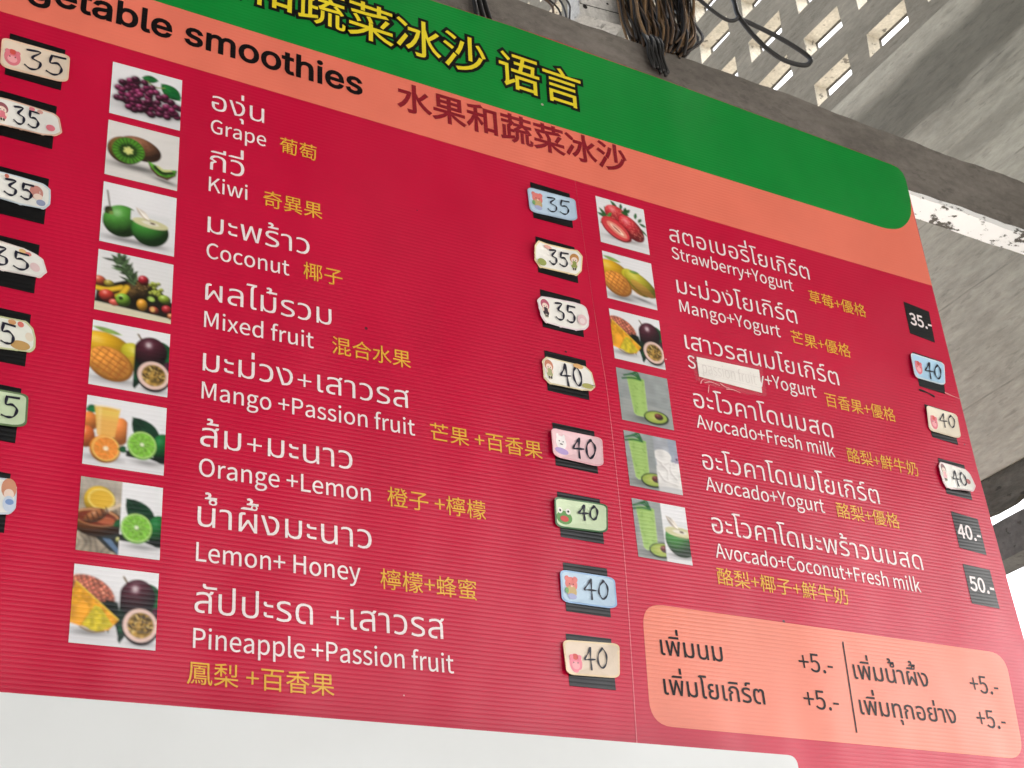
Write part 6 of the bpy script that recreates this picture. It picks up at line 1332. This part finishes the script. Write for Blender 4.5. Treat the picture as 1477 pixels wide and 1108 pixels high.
ol = round_quad([(-6.0, 4.487), (4.648, 4.487), (4.70, H0 / S), (-6.0, H0 / S)], [0.06, 0.07, 0.01, 0.01])
body = slab('panel_body', FPN, ol, -0.31, -0.10, M_lam, FPN.o)
bv = body.modifiers.new('soft_edge', 'BEVEL'); bv.width = 0.004; bv.segments = 3; bv.limit_method = 'ANGLE'

# ---------------------------------------------------------------- wires on the beam
M_wb = plain_mat('brown wire', lin((84, 64, 44)), 0.55, var=0.2); M_wd = plain_mat('dark wire', lin((36, 30, 26)), 0.5, var=0.2); M_wt = plain_mat('tan wire', lin((122, 96, 66)), 0.6, var=0.2); M_blk = plain_mat('black cable sheath', lin((22, 21, 20)), 0.45)
FC = Frame('wire_bundle', (4.9, -1.9, 0.2))
tag(FC.o, 'thick bundle of brown and black wires tied above the concrete beam', 'wires')
rw = random.Random(12)
for i in range(110):
    t = rw.random()
    xt = 4.50 + 0.74 * t; xb = 4.54 + 0.50 * t + rw.uniform(-.04, .04)
    zt, zb_ = rw.uniform(0.06, 0.40), rw.uniform(0.04, 0.30)
    yb = -1.89 + rw.uniform(-.10, .05) - 0.10 * abs(t - .6)
    bow = rw.uniform(-.05, .05) + 0.10 * (t - 0.4)
    pts = catmull([(xt + rw.uniform(-.05, .05) + 0.06, -3.7, zt + .1), (xt + bow * .6, -2.9, zt), (xt + bow * .8, -2.45, (zt + zb_) / 2), ((xb + xt) / 2 + bow, -2.15, zb_), (xb, yb, zb_ + .02)], 3)
    tube('wire', [FC.p(*[float(v) for v in p]) for p in pts], rw.uniform(0.0020, 0.0034), rw.choice((M_wb, M_wb, M_wd, M_wd, M_wd, M_wt)), FC.o, 5)
for i in range(9):      # tied tail that hangs over the front of the beam down to the board
    x = 4.56 + i * 0.02
    pts = catmull([(x + 0.05, -2.15, 0.2), (x + rw.uniform(-.02, .05), -1.95, 0.06), (x + rw.uniform(0, .05), -1.75, 0.06), (x + .06 + rw.uniform(-.02, .02), -1.60 + rw.uniform(-.05, .06), 0.07)], 4)
    tube('tie_wire', [FC.p(*[float(v) for v in p]) for p in pts], 0.0034, M_blk, FC.o)
FS = Frame('tie_strap', (2.98, -1.49, 0.07))
tag(FS.o, 'black strap holding the board to the beam, above the yellow heading', 'strap')
for dx in (-.05, 0.0, .05):
    pts = catmull([(2.90 + dx, -2.05, 0.3), (2.91 + dx, -1.96, 0.08), (2.93 + dx, -1.75, 0.07), (2.97 + dx * 1.4, -1.46, 0.06)], 4)
    tube('strap_strand', [FS.p(*[float(v) for v in p]) for p in pts], 0.0045, M_blk, FS.o)
FL = Frame('loose_wires', (3.9, -1.95, 0.3))
tag(FL.o, 'few thin dark wires crossing above the beam, left of the white box', 'wires')
for i in range(5):
    x = 3.72 + 0.05 * i
    pts = catmull([(x + rw.uniform(-.2, .25), -2.7, .4), (x + rw.uniform(-.1, .1), -2.4, .35), (x + rw.uniform(-.05, .1), -2.2, .3), (x + rw.uniform(-.05, .05), -1.93, .25)], 4)
    tube('wire', [FL.p(*[float(v) for v in p]) for p in pts], rw.uniform(.0014, .003), rw.choice((M_wd, M_blk, M_wb)), FL.o)
FJ = Frame('junction_box', (4.35, -2.25, 0.3))
tag(FJ.o, 'small dirty white electrical box with two holes, resting above the beam', 'electrical box')
jo = round_quad([(4.12, -2.75), (4.62, -2.78), (4.565, -2.262), (4.085, -2.23)], 0.05)
M_box = concrete_mat('dirty white plastic', (0.66, 0.65, 0.62), (0.4, 0.38, 0.34), 0.4, 14.0, 0.0004, pits=0.5)
slab('box_body', FJ, jo, 0.30, 0.50, M_box, FJ.o)
for cx, cy, r_ in ((4.15, -2.34, .024), (4.40, -2.47, .013)):
    mesh_from('screw_hole', [FJ.p(cx + r_ * math.cos(k * math.pi / 6), cy + r_ * math.sin(k * math.pi / 6), 0.298) for k in range(12)], [tuple(range(12))], M_blk, FJ.o)
V, Fc = [], []
ribbon(V, Fc, [(4.10, -2.36), (4.58, -2.40)], 0.005, lambda p: FJ.p(float(p[0]), float(p[1]), 0.297)); mesh_from('lid_gap', V, Fc, M_wd, FJ.o)

FK = Frame('hanging_cable', (6.5, -2.88, 0.6))
tag(FK.o, 'black cable hanging in a loop in front of the slotted wall', 'cable')
lp = [(6.10, -4.3, 0.75), (6.16, -3.75, 0.66), (6.192, -3.472, .6), (6.224, -3.26, .6), (6.417, -3.021, .6), (6.67, -2.877, .6), (6.957, -2.89, .6), (7.071, -2.996, .6), (7.0, -3.098, .62), (6.736, -3.212, .64), (6.407, -3.269, .64), (6.24, -3.262, .62)]
tube('cable_loop', [FK.p(*[float(v) for v in p]) for p in catmull(lp, 7)], 0.0052, M_blk, FK.o, 8)
st = [(5.50, -3.7, .75), (5.70, -3.36, .62), (5.753, -3.302, .6), (5.90, -3.211, .6), (6.055, -3.157, .6), (6.157, -3.19, .6), (6.226, -3.269, .6)]
tube('cable_strand', [FK.p(*[float(v) for v in p]) for p in catmull(st, 6)], 0.0042, M_blk, FK.o, 8)
